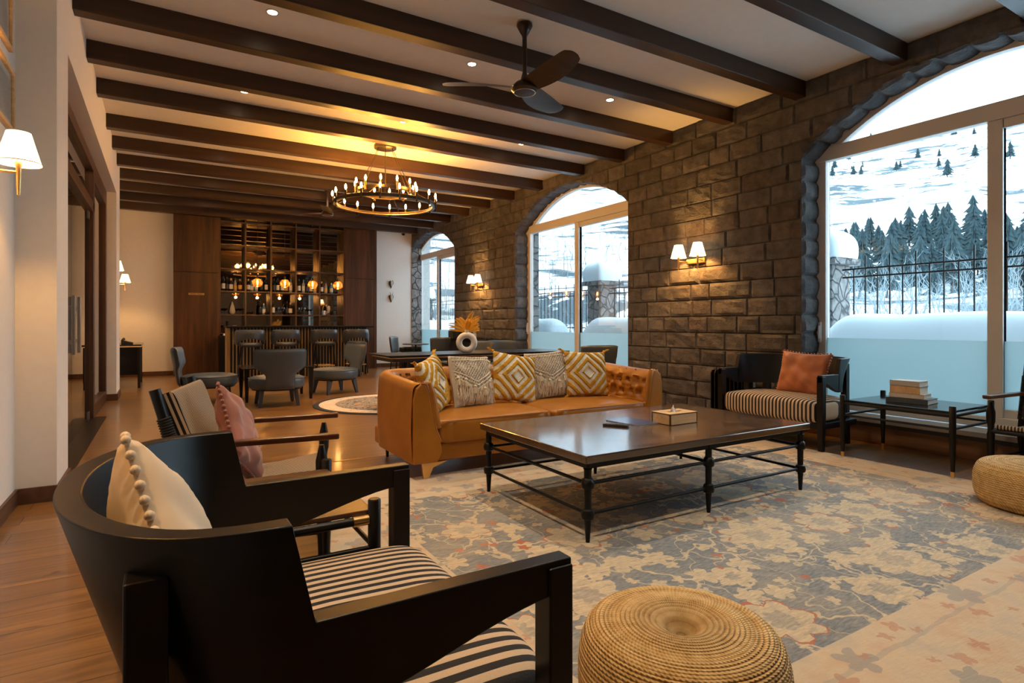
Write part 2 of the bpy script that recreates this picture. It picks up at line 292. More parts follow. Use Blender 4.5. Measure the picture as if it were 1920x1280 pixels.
# ---------------------------------------------------------------- mesh builder
class MB:
    def __init__(s): s.v = []; s.f = []; s.tone = []
    def add(s, vs, fs, mat=None):
        k = len(s.v); s.v += [tuple(mat @ Vector(p)) if mat else tuple(p) for p in vs]; s.f += [[i + k for i in f] for f in fs]; return s
    def box(s, a, b, mat=None):
        (x0, y0, z0), (x1, y1, z1) = a, b
        x0, x1 = min(x0, x1), max(x0, x1); y0, y1 = min(y0, y1), max(y0, y1); z0, z1 = min(z0, z1), max(z0, z1)
        return s.add([(x0, y0, z0), (x1, y0, z0), (x1, y1, z0), (x0, y1, z0), (x0, y0, z1), (x1, y0, z1), (x1, y1, z1), (x0, y1, z1)],
                     [(0, 3, 2, 1), (4, 5, 6, 7), (0, 1, 5, 4), (1, 2, 6, 5), (2, 3, 7, 6), (3, 0, 4, 7)], mat)
    def tube(s, pts, rad, n=10, closed=False, cap=True, square=False):
        P = [Vector(p) for p in pts]; m = len(P); rr = rad if isinstance(rad, (list, tuple)) else [rad] * m
        rings = []; up = None
        for i in range(m):
            if closed: d = P[(i + 1) % m] - P[i - 1]
            else: d = P[min(i + 1, m - 1)] - P[max(i - 1, 0)]
            if d.length < 1e-9: d = Vector((0, 0, 1))
            d.normalize()
            if up is None: up = Vector((0, 0, 1)) if abs(d.z) < .9 else Vector((1, 0, 0))
            x = up.cross(d)
            if x.length < 1e-4: x = Vector((0, 1, 0)).cross(d)
            x.normalize(); y = d.cross(x); up = y
            rings.append([tuple(P[i] + (x * math.cos(2 * PI * k / n + (PI / 4 if square else 0)) + y * math.sin(2 * PI * k / n + (PI / 4 if square else 0))) * rr[i]) for k in range(n)])
        vs = [p for r in rings for p in r]; fs = []
        for i in range(m if closed else m - 1):
            for k in range(n):
                a = i * n + k; b = i * n + (k + 1) % n; c = ((i + 1) % m) * n + (k + 1) % n; d2 = ((i + 1) % m) * n + k
                fs.append((a, b, c, d2))
        if cap and not closed: fs.append(tuple(range(n - 1, -1, -1))); fs.append(tuple((m - 1) * n + k for k in range(n)))
        return s.add(vs, fs)
    def lathe(s, prof, n=24, mat=None, c=(0, 0, 0)):
        vs = []; fs = []; m = len(prof)
        for r, z in prof:
            for k in range(n): vs.append((c[0] + max(r, 1e-4) * math.cos(2 * PI * k / n), c[1] + max(r, 1e-4) * math.sin(2 * PI * k / n), c[2] + z))
        for i in range(m - 1):
            for k in range(n): fs.append((i * n + k, i * n + (k + 1) % n, (i + 1) * n + (k + 1) % n, (i + 1) * n + k))
        fs.append(tuple(range(n - 1, -1, -1))); fs.append(tuple((m - 1) * n + k for k in range(n)))
        return s.add(vs, fs, mat)
    def prism(s, poly, axis, a, b, mat=None):     # poly in the two other axes
        n = len(poly)
        def P(u, v, w): return {0: (w, u, v), 1: (u, w, v), 2: (u, v, w)}[axis]
        vs = [P(u, v, a) for u, v in poly] + [P(u, v, b) for u, v in poly]
        fs = [tuple(range(n - 1, -1, -1)), tuple(range(n, 2 * n))] + [(i, (i + 1) % n, n + (i + 1) % n, n + i) for i in range(n)]
        return s.add(vs, fs, mat)
    def grid(s, fn, nu, nv, cu=False, cv=False):
        vs = [fn(i / (nu if cu else nu - 1), j / (nv if cv else nv - 1)) for i in range(nu) for j in range(nv)]; fs = []
        for i in range(nu if cu else nu - 1):
            for j in range(nv if cv else nv - 1):
                fs.append((i * nv + j, ((i + 1) % nu) * nv + j, ((i + 1) % nu) * nv + (j + 1) % nv, i * nv + (j + 1) % nv))
        return s.add(vs, fs)
def obj(name, mb, mat, parent=None, smooth=False, bevel=0, seg=2, fix=True, loc=None, subs=0):
    me = bpy.data.meshes.new(name); me.from_pydata(mb.v, [], mb.f)
    if fix:
        b = bmesh.new(); b.from_mesh(me); bmesh.ops.recalc_face_normals(b, faces=b.faces); b.to_mesh(me); b.free()
    if smooth:
        me.polygons.foreach_set('use_smooth', [True] * len(me.polygons))
    me.materials.append(M[mat] if isinstance(mat, str) else mat)
    o = bpy.data.objects.new(name, me); COL.objects.link(o)
    if parent: o.parent = parent
    if loc: o.location = loc
    if bevel:
        m = o.modifiers.new('bevel', 'BEVEL'); m.width = bevel; m.segments = seg; m.limit_method = 'ANGLE'; m.angle_limit = R_(40)
    if subs:
        m = o.modifiers.new('subsurf', 'SUBSURF'); m.levels = subs; m.render_levels = subs
    if smooth:
        try: me.set_sharp_from_angle(angle=R_(42))
        except Exception: pass
    return o
def tag(o, label, cat, group=None, kind=None):
    o['label'] = label; o['category'] = cat
    if group: o['group'] = group
    if kind: o['kind'] = kind
    return o
def thing(name, label, cat, loc=(0, 0, 0), rz=0, group=None):
    o = bpy.data.objects.new(name, None); COL.objects.link(o); o.empty_display_size = .1; o.location = loc; o.rotation_euler = (0, 0, rz)
    return tag(o, label, cat, group)
def struct(name, mb, mat, parent=None, **k):
    o = obj(name, mb, mat, parent, **k)
    if not parent: o['kind'] = 'structure'
    return o
def kids(o): return [c for c in bpy.data.objects if c.parent == o]
def dup(root, loc=None, rz=None, label=None, group=None):
    def cp(o, par):
        c = o.copy(); COL.objects.link(c); c.parent = par
        for ch in kids(o): cp(ch, c)
        return c
    r = cp(root, None)
    if loc is not None: r.location = loc
    if rz is not None: r.rotation_euler = (0, 0, rz)
    if label: r['label'] = label
    if group: r['group'] = group
    return r
def rbox(mb, a, b): return mb.box(a, b)

# ================================================================ THE ROOM
SPR = 2.95; RISE = .58
def arch_z(dy, hw, spring=SPR, rise=RISE):
    Rr = (hw * hw + rise * rise) / (2 * rise); q = Rr * Rr - dy * dy
    return spring + rise - Rr + math.sqrt(max(q, 0))
def arch_hw(z, hw, spring=SPR, rise=RISE):
    if z <= spring: return hw
    Rr = (hw * hw + rise * rise) / (2 * rise); d = z - (spring + rise - Rr); return math.sqrt(max(Rr * Rr - d * d, 0))
struct('floor', MB().box((-3.2, YF, -.1), (6.1, YB, 0)), 'floor')
struct('ceiling', MB().box((-3.2, YF - .15, H), (6.4, YB + .15, H + .12)), 'ceil')
w = MB()
w.box((-1.0, YF, 0), (-.80, 4.78, H)); w.box((-1.0, 4.78, 0), (XL, 5.30, H)); w.box((-1.0, 5.30, 3.12), (XL, 10.53, H)); w.box((-1.0, 10.53, 0), (XL, 11.3, H)); w.box((-1.0, 11.3, 0), (-.80, YB, H))
struct('wall_left', w, 'plaster')
struct('wall_back', MB().box((-1.0, YB, 0), (6.4, YB + .15, H)), 'plaster')
struct('wall_front', MB().box((-1.0, YF - .15, 0), (6.4, YF, H)), 'plaster')
w = MB(); w.box((-3.2, 4.6, 0), (-3.05, 11.6, H)); w.box((-3.05, 4.6, 0), (-1.0, 4.75, H)); w.box((-3.05, 11.45, 0), (-1.0, 11.6, H))
struct('wall_corridor', w, 'plaster')
bb = MB(); hb = .10
bb.box((-.80, YF, 0), (-.783, 4.763, hb)); bb.box((-.80, 4.763, 0), (XL + .017, 4.78, hb)); bb.box((XL, 4.78, 0), (XL + .017, 5.30, hb))
bb.box((XL, 10.513, 0), (XL + .017, 11.3, hb)); bb.box((-.76, 10.513, 0), (XL, 10.53, hb)); bb.box((-.80, 11.3, 0), (-.783, YB, hb)); bb.box((-.783, YB - .017, 0), (.21, YB, hb)); bb.box((4.80, YB - .017, 0), (XR, YB, hb))
struct('baseboard_left', bb, 'base_wood')
struct('trim_1', MB().box((.65, 4.90, 0), (5.8, 4.925, .003)), 'brass')
# rock faced stone wall with arched openings
rnd = random.Random(4)
def stone_wall():
    mb = MB(); tones = []
    z = 0.0; row = 0
    US = [0, .035, .12, .32, .5, .68, .88, .965, 1]; VS = [0, .06, .2, .5, .8, .94, 1]
    while z < H - .02:
        hgt = min(.2072, H - z); y = YF - rnd.random() * .4; row += 1
        while y < YB:
            ln = rnd.choice([.30, .38, .44, .52, .60]); y0, y1 = max(y, YF), min(y + ln, YB); y += ln
            if y1 - y0 < .02: continue
            tone = .80 + rnd.random() * .45; warm = rnd.random() * .08; amp = .55 + rnd.random() * .9; sd = rnd.random() * 90
            idx = {}; ok = {}
            for i, u in enumerate(US):
                for j, v in enumerate(VS):
                    Y = y0 + (y1 - y0) * u; Z = z + hgt * v; e = min(u, 1 - u) * (y1 - y0); e2 = min(v, 1 - v) * hgt; ed = min(e, e2)
                    h = -.010 if ed < .004 else (.007 if ed < .02 else .011 * amp + .020 * noise.noise(Vector((Y * 7 + sd, Z * 9, sd))))
                    ins = False
                    for cy, hw in WIN:
                        if abs(Y - cy) < hw + .012 and Z < arch_z(max(-hw, min(hw, Y - cy)), hw):
                            dh = arch_hw(Z, hw) - abs(Y - cy); dv = arch_z(Y - cy, hw) - Z
                            if dh > .001 or dh > -.012: ins = dh > .09 and dv > .09
                            if dh < dv or Z < SPR - .1: Y = cy + math.copysign(arch_hw(Z, hw), Y - cy)
                            else: Z = arch_z(Y - cy, hw)
                            h = .004
                            if dh <= -.0: ins = False
                            ok[(i, j)] = not ins
                    idx[(i, j)] = len(mb.v); mb.v.append((XR - h, Y, Z)); ok.setdefault((i, j), True); 
            for i in range(len(US) - 1):
                for j in range(len(VS) - 1):
                    q = [(i, j), (i + 1, j), (i + 1, j + 1), (i, j + 1)]
                    P = [Vector(mb.v[idx[k]]) for k in q]; cc = sum(P, Vector()) / 4
                    inside = any(abs(cc.y - cy) < hw - .004 and cc.z < arch_z(cc.y - cy, hw) - .004 for cy, hw in WIN)
                    if inside: continue
                    mb.f.append([idx[k] for k in q]); tones.append((tone * (1 + warm), tone, tone * (1 - warm * .6), 1))
        z += hgt
    # reveals
    for cy, hw in WIN:
        path = [(cy + hw, SPR * k / 90) for k in range(91)] + [(cy + hw * math.cos(PI * 0) - 2 * hw * k / 120, 0) for k in range(1, 120)] + [(cy - hw, SPR - SPR * k / 90) for k in range(91)]
        path = [(y, (arch_z(y - cy, hw) if 90 < i < 210 else zz)) for i, (y, zz) in enumerate(path)]
        n = len(path); S = [0]
        for i in range(1, n): S.append(S[-1] + math.dist(path[i], path[i - 1]))
        joints = [0]
        while joints[-1] < S[-1]: joints.append(joints[-1] + (.2072 if joints[-1] < SPR - .15 or joints[-1] > S[-1] - SPR else .17 + rnd.random() * .12))
        ji = 0; base = len(mb.v); fx = []; DX = [0, .035, .12, .22, .32]; tl = [.75 + rnd.random() * .5 for _ in joints]; ti = []
        for i in range(n):
            while ji + 1 < len(joints) and S[i] > joints[ji + 1]: ji += 1
            e = min(S[i] - joints[ji], (joints[ji + 1] if ji + 1 < len(joints) else 99) - S[i]); ti.append(tl[min(ji, len(tl) - 1)])
            a = path[max(i - 1, 0)]; b = path[min(i + 1, n - 1)]; tx, tz = b[0] - a[0], b[1] - a[1]; L = math.hypot(tx, tz) or 1; nx, nz = -tz / L, tx / L
            if nx * (cy - path[i][0]) + nz * (1.6 - path[i][1]) < 0: nx, nz = -nx, -nz
            for k, dx in enumerate(DX):
                h = -.004 if e < .018 else (.012 + .016 * math.sin(min(e / .1, 1) * PI / 2) + .02 * noise.noise(Vector((S[i] * 8, dx * 9, cy))))
                if k == 0: h = 0
                if k == 4: h = max(h, 0)
                mb.v.append((XR - .004 + dx, path[i][0] + nx * h, path[i][1] + nz * h))
        for i in range(n - 1):
            for k in range(4):
                mb.f.append([base + i * 5 + k, base + i * 5 + k + 1, base + (i + 1) * 5 + k + 1, base + (i + 1) * 5 + k]); tones.append((ti[i],) * 3 + (1,))
    o = struct('wall_right', mb, 'stone', fix=False)
    a = o.data.attributes.new('tone', 'FLOAT_COLOR', 'FACE'); a.data.foreach_set('color', [c for t in tones for c in t])
    for p in o.data.polygons: p.use_smooth = False
    return o
_o = stone_wall()
bk = MB(); yy = YF
for cy, hw in WIN:
    bk.box((XR + .02, yy, 0), (XR + .30, cy - hw - .03, H)); yy = cy + hw + .03
    for k in range(60):
        ya, yb = cy - hw - .03 + (2 * hw + .06) * k / 60, cy - hw - .03 + (2 * hw + .06) * (k + 1) / 60; f = lambda y: arch_z(max(-hw, min(hw, y - cy)), hw) + .028
        x0, x1 = XR + .02, XR + .30; a, b_ = f(ya), f(yb)
        bk.add([(x0, ya, a), (x0, yb, b_), (x0, yb, H), (x0, ya, H), (x1, ya, a), (x1, yb, b_), (x1, yb, H), (x1, ya, H)], [(0, 1, 2, 3), (7, 6, 5, 4), (0, 4, 5, 1)])
bk.box((XR + .0, min(yy, YB - .03), 0), (XR + .28, YB - .001, H)); obj('wall_core', bk, 'rubble', _o, fix=False)
# windows
for wi, (cy, hw) in enumerate(WIN):
    e = bpy.data.objects.new('window_%d' % (wi + 1), None); COL.objects.link(e); e.location = (6.16, cy, .27); e['kind'] = 'structure'
    def fr(name, a, b, mat='frame_white', **k): return obj(name, MB().box(a, b), mat, e, bevel=.006, **k)
    s = SPR - .27; x0, x1 = -.03, .05
    fr('window_frame_side', (x0, hw - .10, -.02), (x1, hw + .02, s + .02)); fr('window_frame_side', (x0, -hw - .02, -.02), (x1, -hw + .10, s + .02))
    fr('window_transom', (x0 - .02, -hw - .02, s - .05), (x1, hw + .02, s + .10))
    fr('window_bottom_rail', (x0, -hw, -.02), (x1, hw, .075))
    fr('window_mullion', (x0, -.05, .07), (x1, .06, s - .05)); 
    fr('sliding_sash', (x0 + .02, -.05, .07), (x1, -.0, s - .05)); fr('sliding_sash_rail', (x0 + .01, -hw + .1, s - .13), (x1, -.05, s - .05)); fr('sliding_sash_rail', (x0 + .02, -hw + .1, .07), (x1, -.05, .15))
    m = MB(); N = 40; vs = []
    for k in range(N + 1):
        y = -hw - .01 + (2 * hw + .02) * k / N; yo = max(-hw, min(hw, y)); zo = arch_z(yo, hw) - .27 + .015; yi = yo * (hw - .07) / hw; zi = arch_z(yo, hw) - .27 - .055
        vs += [(x0, y, max(zo, s)), (x0, yi, max(zi, s)), (x1, y, max(zo, s)), (x1, yi, max(zi, s))]
    fs = []
    for k in range(N):
        a = 4 * k; b = a + 4; fs += [(a, b, b + 1, a + 1), (a + 2, a + 3, b + 3, b + 2), (a + 1, b + 1, b + 3, a + 3), (a, a + 2, b + 2, b)]
    m.add(vs, fs); obj('window_arch_frame', m, 'frame_white', e)
    for (ya, yb) in ((-hw + .09, -.04), (.05, hw - .09)):
        obj('pane', MB().box((.008, ya, .73), (.014, yb, s - .04)), 'glass', e)
        obj('frosted_pane', MB().box((.008, ya, .06), (.014, yb, .73)), 'film', e)
    poly = [(-hw + .02, s + .05)] + [(y, arch_z(y, hw) - .27 - .03) for y in [(-hw + .02) + (2 * hw - .04) * k / 30 for k in range(31)]] + [(hw - .02, s + .05)]
    obj('arched_pane', MB().prism(poly, 0, .008, .014), 'glass', e)
    hl = MB().box((x0 - .03, hw - .062, .68), (x0 - .002, hw - .030, .90)).box((x0 - .045, hw - .056, .72), (x0 - .028, hw - .036, .86)); obj('window_handle', hl, 'frame_white', e, bevel=.006)
    struct('trim_%d' % (wi + 2), MB().box((XR - .03, cy - hw, .20), (6.14, cy + hw, .245)), 'sill', bevel=.004)
    struct('trim_%d' % (wi + 5), MB().box((XR - .02, cy - hw, .165), (6.13, cy + hw, .198)), 'black')
    struct('baseboard_window_%d' % (wi + 1), MB().box((XR + .0, cy - hw, 0), (6.12, cy + hw, .164)), wood('riser_wood', (.16, .065, .024), (.30, .14, .06), 1, 4, .45) if wi == 0 else bpy.data.materials['riser_wood'])
# ceiling beams: each one a thing
BY = [-4.0, -3.05, -2.1, -1.15, -.2, .75, 1.71, 2.68, 3.66, 4.57, 5.53, 6.48, 7.43, 8.63, 9.6, 10.57, 11.54, 12.52, 13.53, 14.58]
vis = [y for y in BY if y > 2]; words = ['first', 'second', 'third', 'fourth', 'fifth', 'sixth', 'seventh', 'eighth', 'ninth', 'tenth', 'eleventh', 'twelfth', 'thirteenth']
for y in BY:
    k = sum(1 for q in vis if q <= y)
    xs0 = -.80 if (y < 4.78 or y > 11.3) else XL
    lab = ('dark wooden ceiling beam directly in front of the bar back wall, the farthest one' if y == BY[-1] else 'dark wooden ceiling beam, %s counted from the camera side' % words[k - 1]) if y > 2 else 'dark wooden ceiling beam on the camera side of the room'
    o = obj('ceiling_beam', MB().box((0, -.065, 0), (XR + .0 - xs0, .065, .17)), 'beam', bevel=.006, loc=(xs0, y + .065, H - .17))
    tag(o, lab, 'beam', 'dark ceiling beams')
# glazed wooden door screen on the left
e = bpy.data.objects.new('door_1', None); COL.objects.link(e); e.location = (-.76, 0, 0); e['kind'] = 'structure'
def dr(name, a, b, mat='door_wood', par=None): return obj(name, MB().box(a, b), mat, par or e, bevel=.005)
dr('door_frame_head', (-.05, 5.30, 3.0), (.05, 10.53, 3.12)); dr('door_frame_transom', (-.05, 5.30, 2.50), (.05, 8.75, 2.62)); dr('door_frame_post', (-.05, 5.30, 0), (.05, 5.42, 3.0))
dr('door_frame_post', (-.05, 8.60, 0), (.05, 8.75, 3.0)); dr('door_frame_post', (-.05, 10.38, 0), (.05, 10.53, 3.0)); dr('door_frame_rail', (-.05, 8.75, .0), (.05, 10.38, .16)); dr('door_frame_rail', (-.05, 8.75, 2.9), (.05, 10.38, 3.0))
obj('transom_pane', MB().box((-.006, 5.42, 2.62), (.006, 8.60, 3.0)), 'door_glass', e); obj('side_pane', MB().box((-.006, 8.75, .16), (.006, 10.38, 2.9)), 'door_glass', e)
obj('threshold', MB().box((-.06, 5.3, 0), (.17, 8.75, .006)), 'bronze', e)
for ya, yb, hy in ((5.43, 7.0, 6.80), (7.01, 8.59, 7.22)):
    g = obj('glass_door_leaf', MB().box((-.006, ya, .012), (.006, yb, 2.49)), 'door_glass', e)
    obj('door_bottom_fitting', MB().box((-.015, yb - .14 if hy > 7 else ya, .01), (.015, yb if hy > 7 else ya + .14, .10)), 'steel', g)
    obj('door_top_fitting', MB().box((-.015, yb - .14 if hy > 7 else ya, 2.40), (.015, yb if hy > 7 else ya + .14, 2.49)), 'steel', g)
    hm = MB()
    for sx in (1, -1): hm.box((sx * .045 - .014, hy - .02, .86), (sx * .045 + .014, hy + .02, 1.42))
    for zz in (.98, 1.30): hm.box((-.045, hy - .018, zz - .02), (.045, hy + .018, zz + .02))
    obj('pull_handle', hm, 'steel', g, bevel=.003)
# recessed spots
SP = [(x, y) for y in (1.2, 3.2, 5.13, 7.04, 9.15, 11.05, 13.0) for x in (.78, 2.63, 4.41) if not (x > 4 and y == 3.2)]
rows = {3.2: None, 5.13: 'first visible row', 7.04: 'second visible row', 9.15: 'third row', 11.05: 'fourth row', 13.0: 'last row before the bar'}
for x, y in SP:
    t = thing('ceiling_spot_light', 'small round recessed ceiling spot, %s, %s of its row' % (rows.get(y) or 'camera side of the room', {.78: 'left', 2.63: 'middle', 4.41: 'right'}[x]), 'ceiling light', (x, y, H), group='recessed ceiling spots')
    obj('spot_trim', MB().lathe([(.052, -.001), (.052, -.006), (.040, -.007), (.040, -.001)], 20), 'frame_white', t, smooth=True); obj('spot_lens', MB().lathe([(.038, -.002), (.038, -.0045)], 20), 'led', t)
    L = bpy.data.lights.new('spot_beam', 'SPOT'); L.energy = 105 if y < 8 else 80; L.color = (1.0, .80, .57); L.spot_size = R_(105); L.spot_blend = .9; L.shadow_soft_size = .04
    lo = bpy.data.objects.new('spot_beam', L); COL.objects.link(lo); lo.parent = t; lo.location = (0, 0, -.012)
# added lamp, not a known fixture, to whiten the view through the door glass
t = thing('ceiling_spot_light', 'added ceiling lamp that brightens the corridor behind the glass doors', 'ceiling light', (-2.0, 8.0, H)); obj('spot_lens', MB().lathe([(.09, -.002), (.09, -.02)], 20), 'led', t)
L = bpy.data.lights.new('corridor_fill', 'POINT'); L.energy = 60; L.color = (1, .78, .55); L.shadow_soft_size = .1; lo = bpy.data.objects.new('corridor_fill', L); COL.objects.link(lo); lo.parent = t; lo.location = (0, 0, -.15)

# ================================================================ FURNITURE
def smooth01(t): t = max(0, min(1, t)); return t * t * (3 - 2 * t)
# ---- barrel armchair, faces local +X, width w along Y
def barrel_chair(name, label, loc, rz, w, za=.68, zt=.84, depth=.87, drop=.53):
    t = thing(name, label, 'armchair', loc, rz)
    hw = w / 2; xf = depth / 2; xb = -depth / 2; th = .042; xd = xf - drop      # xd: where the tall back drops to the arm
    path = []
    for k in range(15): path.append((xf - (xf - xd) * k / 14, -hw, 0))
    n = 40; a = xd - xb
    for k in range(1, n):
        q = PI * k / n; cx, sx = math.cos(q), math.sin(q); ex = 2 / 2.15
        path.append((xd - a * abs(sx) ** ex, -hw * math.copysign(abs(cx) ** ex, cx), 1))
    for k in range(15): path.append((xd + (xf - xd) * k / 14, hw, 0))
    P = []
    for i, (x, y, b) in enumerate(path):
        A = path[max(i - 1, 0)]; B = path[min(i + 1, len(path) - 1)]; tx, ty = B[0] - A[0], B[1] - A[1]; L = math.hypot(tx, ty) or 1
        P.append((x, y, b, -ty / L, tx / L))      # inward or outward normal
    # arms run from the front; back band is the tall part
    def ring(x, y, nx, ny, z0, z1, fl):
        if (nx * (0 - x) + ny * (0 - y)) > 0: nx, ny = -nx, -ny       # make it outward
        o = []
        for zz, f in ((z0, -fl * 3.4), (z1, fl)):
            o.append((x + nx * f, y + ny * f, zz)); o.append((x + nx * (f - th), y + ny * (f - th), zz))
        return [o[0], o[2], o[3], o[1]]     # outer bottom, outer top, inner top, inner bottom
    rings = []
    for (x, y, b, nx, ny) in P:
        if b == 0: nx, ny = 0, math.copysign(1, y)
        d = (xf - x) / (xf - xb)
        zb = za - .065 - .10 * smooth01((xf - x) / (xf - xd) if b == 0 else 1)
        if b == 0 and x > xd + 1e-6: z1 = za; fl = 0
        else: z1 = zt; fl = .022 * smooth01((xd - x) / .2)
        if b == 0 and abs(x - xd) < 1e-6:
            rl = ring(x + .035, y, nx, ny, zb, za, 0); rh = ring(x, y, nx, ny, zb, zt, 0)
            rings += [rl, rh] if y < 0 else [rh, rl]; continue
        rings.append(ring(x, y, nx, ny, zb, z1, fl))
    mb = MB(); vs = [p for r in rings for p in r]; fs = []
    for i in range(len(rings) - 1):
        for k in range(4): fs.append((4 * i + k, 4 * i + (k + 1) % 4, 4 * (i + 1) + (k + 1) % 4, 4 * (i + 1) + k))
    fs.append((0, 1, 2, 3)); e = 4 * (len(rings) - 1); fs.append((e + 3, e + 2, e + 1, e)); mb.add(vs, fs)
    obj('backrest_band', mb, 'black_wood', t, smooth=True, bevel=.003)
    def leg(x, y, z1, s0=.042, s1=.056, kx=0, sy=.056):
        q = MB(); q.add([(x - s0 / 2 + kx, y - sy * .4, 0), (x + s0 / 2 + kx, y - sy * .4, 0), (x + s0 / 2 + kx, y + sy * .4, 0), (x - s0 / 2 + kx, y + sy * .4, 0),
                         (x - s1 / 2, y - sy / 2, z1 * .5), (x + s1 / 2, y - sy / 2, z1 * .5), (x + s1 / 2, y + sy / 2, z1 * .5), (x - s1 / 2, y + sy / 2, z1 * .5),
                         (x - s1 / 2, y - sy / 2, z1), (x + s1 / 2, y - sy / 2, z1), (x + s1 / 2, y + sy / 2, z1), (x - s1 / 2, y + sy / 2, z1)],
                        [(0, 3, 2, 1), (0, 1, 5, 4), (1, 2, 6, 5), (2, 3, 7, 6), (3, 0, 4, 7), (4, 5, 9, 8), (5, 6, 10, 9), (6, 7, 11, 10), (7, 4, 8, 11), (8, 9, 10, 11)])
        obj('leg', q, 'black_wood', t, bevel=.004)
    for s in (-1, 1):
        leg(xf - .028, s * (hw - .022), za - .012); leg(xb + .13, s * (hw - .075 - (.06 if w > 1 else 0)), zt - .06, kx=-.03)
    obj('seat_rail', MB().box((xb + .12, -hw + .03, .20), (xf - .05, hw - .03, .255)), 'black_wood', t, bevel=.004)
    def seat(u, v):        # rounded box by superellipse
        a1 = 2 * PI * u; b1 = PI * (v - .5); p = .22
        sg = lambda q, e: math.copysign(abs(q) ** e, q)
        X = sg(math.cos(b1), p) * sg(math.cos(a1), p); Y = sg(math.cos(b1), p) * sg(math.sin(a1), p); Z = sg(math.sin(b1), .35)
        xx = (xf + .015 + xb + .12) / 2 + X * (xf + .015 - xb - .12) / 2; yy = Y * (hw - .047)
        if X < 0: yy *= 1 - .22 * X * X
        return (xx, yy, .35 + .105 * Z + .022 * Z * (1 - X * X) * (1 - Y * Y))
    obj('seat_cushion', MB().grid(seat, 64, 28, cu=True), 'stripe', t, smooth=True)
    return t
barrel_chair('barrel_armchair', 'black curved-back armchair with striped seat in the foreground, holding a cream cushion', (.275, 1.395, 0), 0, .93, .685, .843, .85)
barrel_chair('barrel_armchair', 'black curved-back armchair with striped seat beside the window, holding an orange cushion', (5.375, 3.54, 0), PI, 1.12, .69, .83, .74, .30)

# ---- cushions
def pillow_fn(w, h, th, seed=0, wr=.010, pinch=.10):
    def f(sgn):
        def g(u, v):
            x = 2 * u - 1; y = 2 * v - 1
            r = max(abs(x), abs(y)); k = (1 - abs(x) ** 2.6) * (1 - abs(y) ** 2.6)
            px = x * (1 - pinch * (1 - y * y) * abs(x) ** 3) ; py = y * (1 - pinch * (1 - x * x) * abs(y) ** 3)
            d = th * max(k, 0) ** .42
            d += wr * noise.noise(Vector((x * 2.3 + seed, y * 2.1, seed))) * min(1, k * 3) + wr * .7 * noise.noise(Vector(((x + y) * 3 + seed, (x - y) * 1.1, seed * 2))) * min(1, k * 4)
            return (px * w / 2, sgn * d, py * h / 2)
        return g
    return f
def pillow(name, label, w, h, th, mat, loc, rot, seed=0, cat='cushion', group=None, wr=.012):
    mb = MB(); f = pillow_fn(w, h, th, seed, wr); mb.grid(f(1), 34, 34); mb.grid(f(-1), 34, 34)
    o = obj(name, mb, mat, smooth=True); o.location = loc; o.rotation_euler = rot
    m = o.modifiers.new('weld', 'WELD'); m.merge_threshold = .0015
    return tag(o, label, cat, group)
def rot3(z, lean, inp): return (Matrix.Rotation(R_(z), 4, 'Z') @ Matrix.Rotation(R_(-lean), 4, 'X') @ Matrix.Rotation(R_(inp), 4, 'Y')).to_euler()
def poms(o, w, h, n=13, r=.012, mat='cream', sides=(1, 1, 1, 1), pinch=.10):
    mb = MB()
    prof = [(r * math.sin(PI * i / 6), -r * math.cos(PI * i / 6)) for i in range(7)]
    for side in range(4):
        if not sides[side]: continue
        for k in range(n):
            q = -1 + 2 * (k + .5) / n; e = 1 - pinch * (1 - q * q)
            p = [(q * w / 2, 0, h / 2 * e + r * .6), (q * w / 2, 0, -h / 2 * e - r * .6), (w / 2 * e + r * .6, 0, q * h / 2), (-w / 2 * e - r * .6, 0, q * h / 2)][side]
            mb.lathe(prof, 8, c=p)
    obj('pompom_trim', mb, mat, o, smooth=True)
# cream cushion in the foreground chair (leans on the curved back)
p = pillow('scatter_cushion', 'cream cushion with pompom edge propped in the foreground armchair', .46, .46, .085, 'cream', (.025, 1.37, .63), rot3(92, 16, 38), 3, wr=.02)
poms(p, .46, .46, 15, .0095, 'cream')
p = pillow('scatter_cushion', 'burnt orange cushion with pompom edge on the armchair by the window', .52, .44, .075, 'terra', (5.47, 3.45, .655), rot3(-90, 14, 2), 7, wr=.02)
poms(p, .52, .44, 16, .009, 'terra')

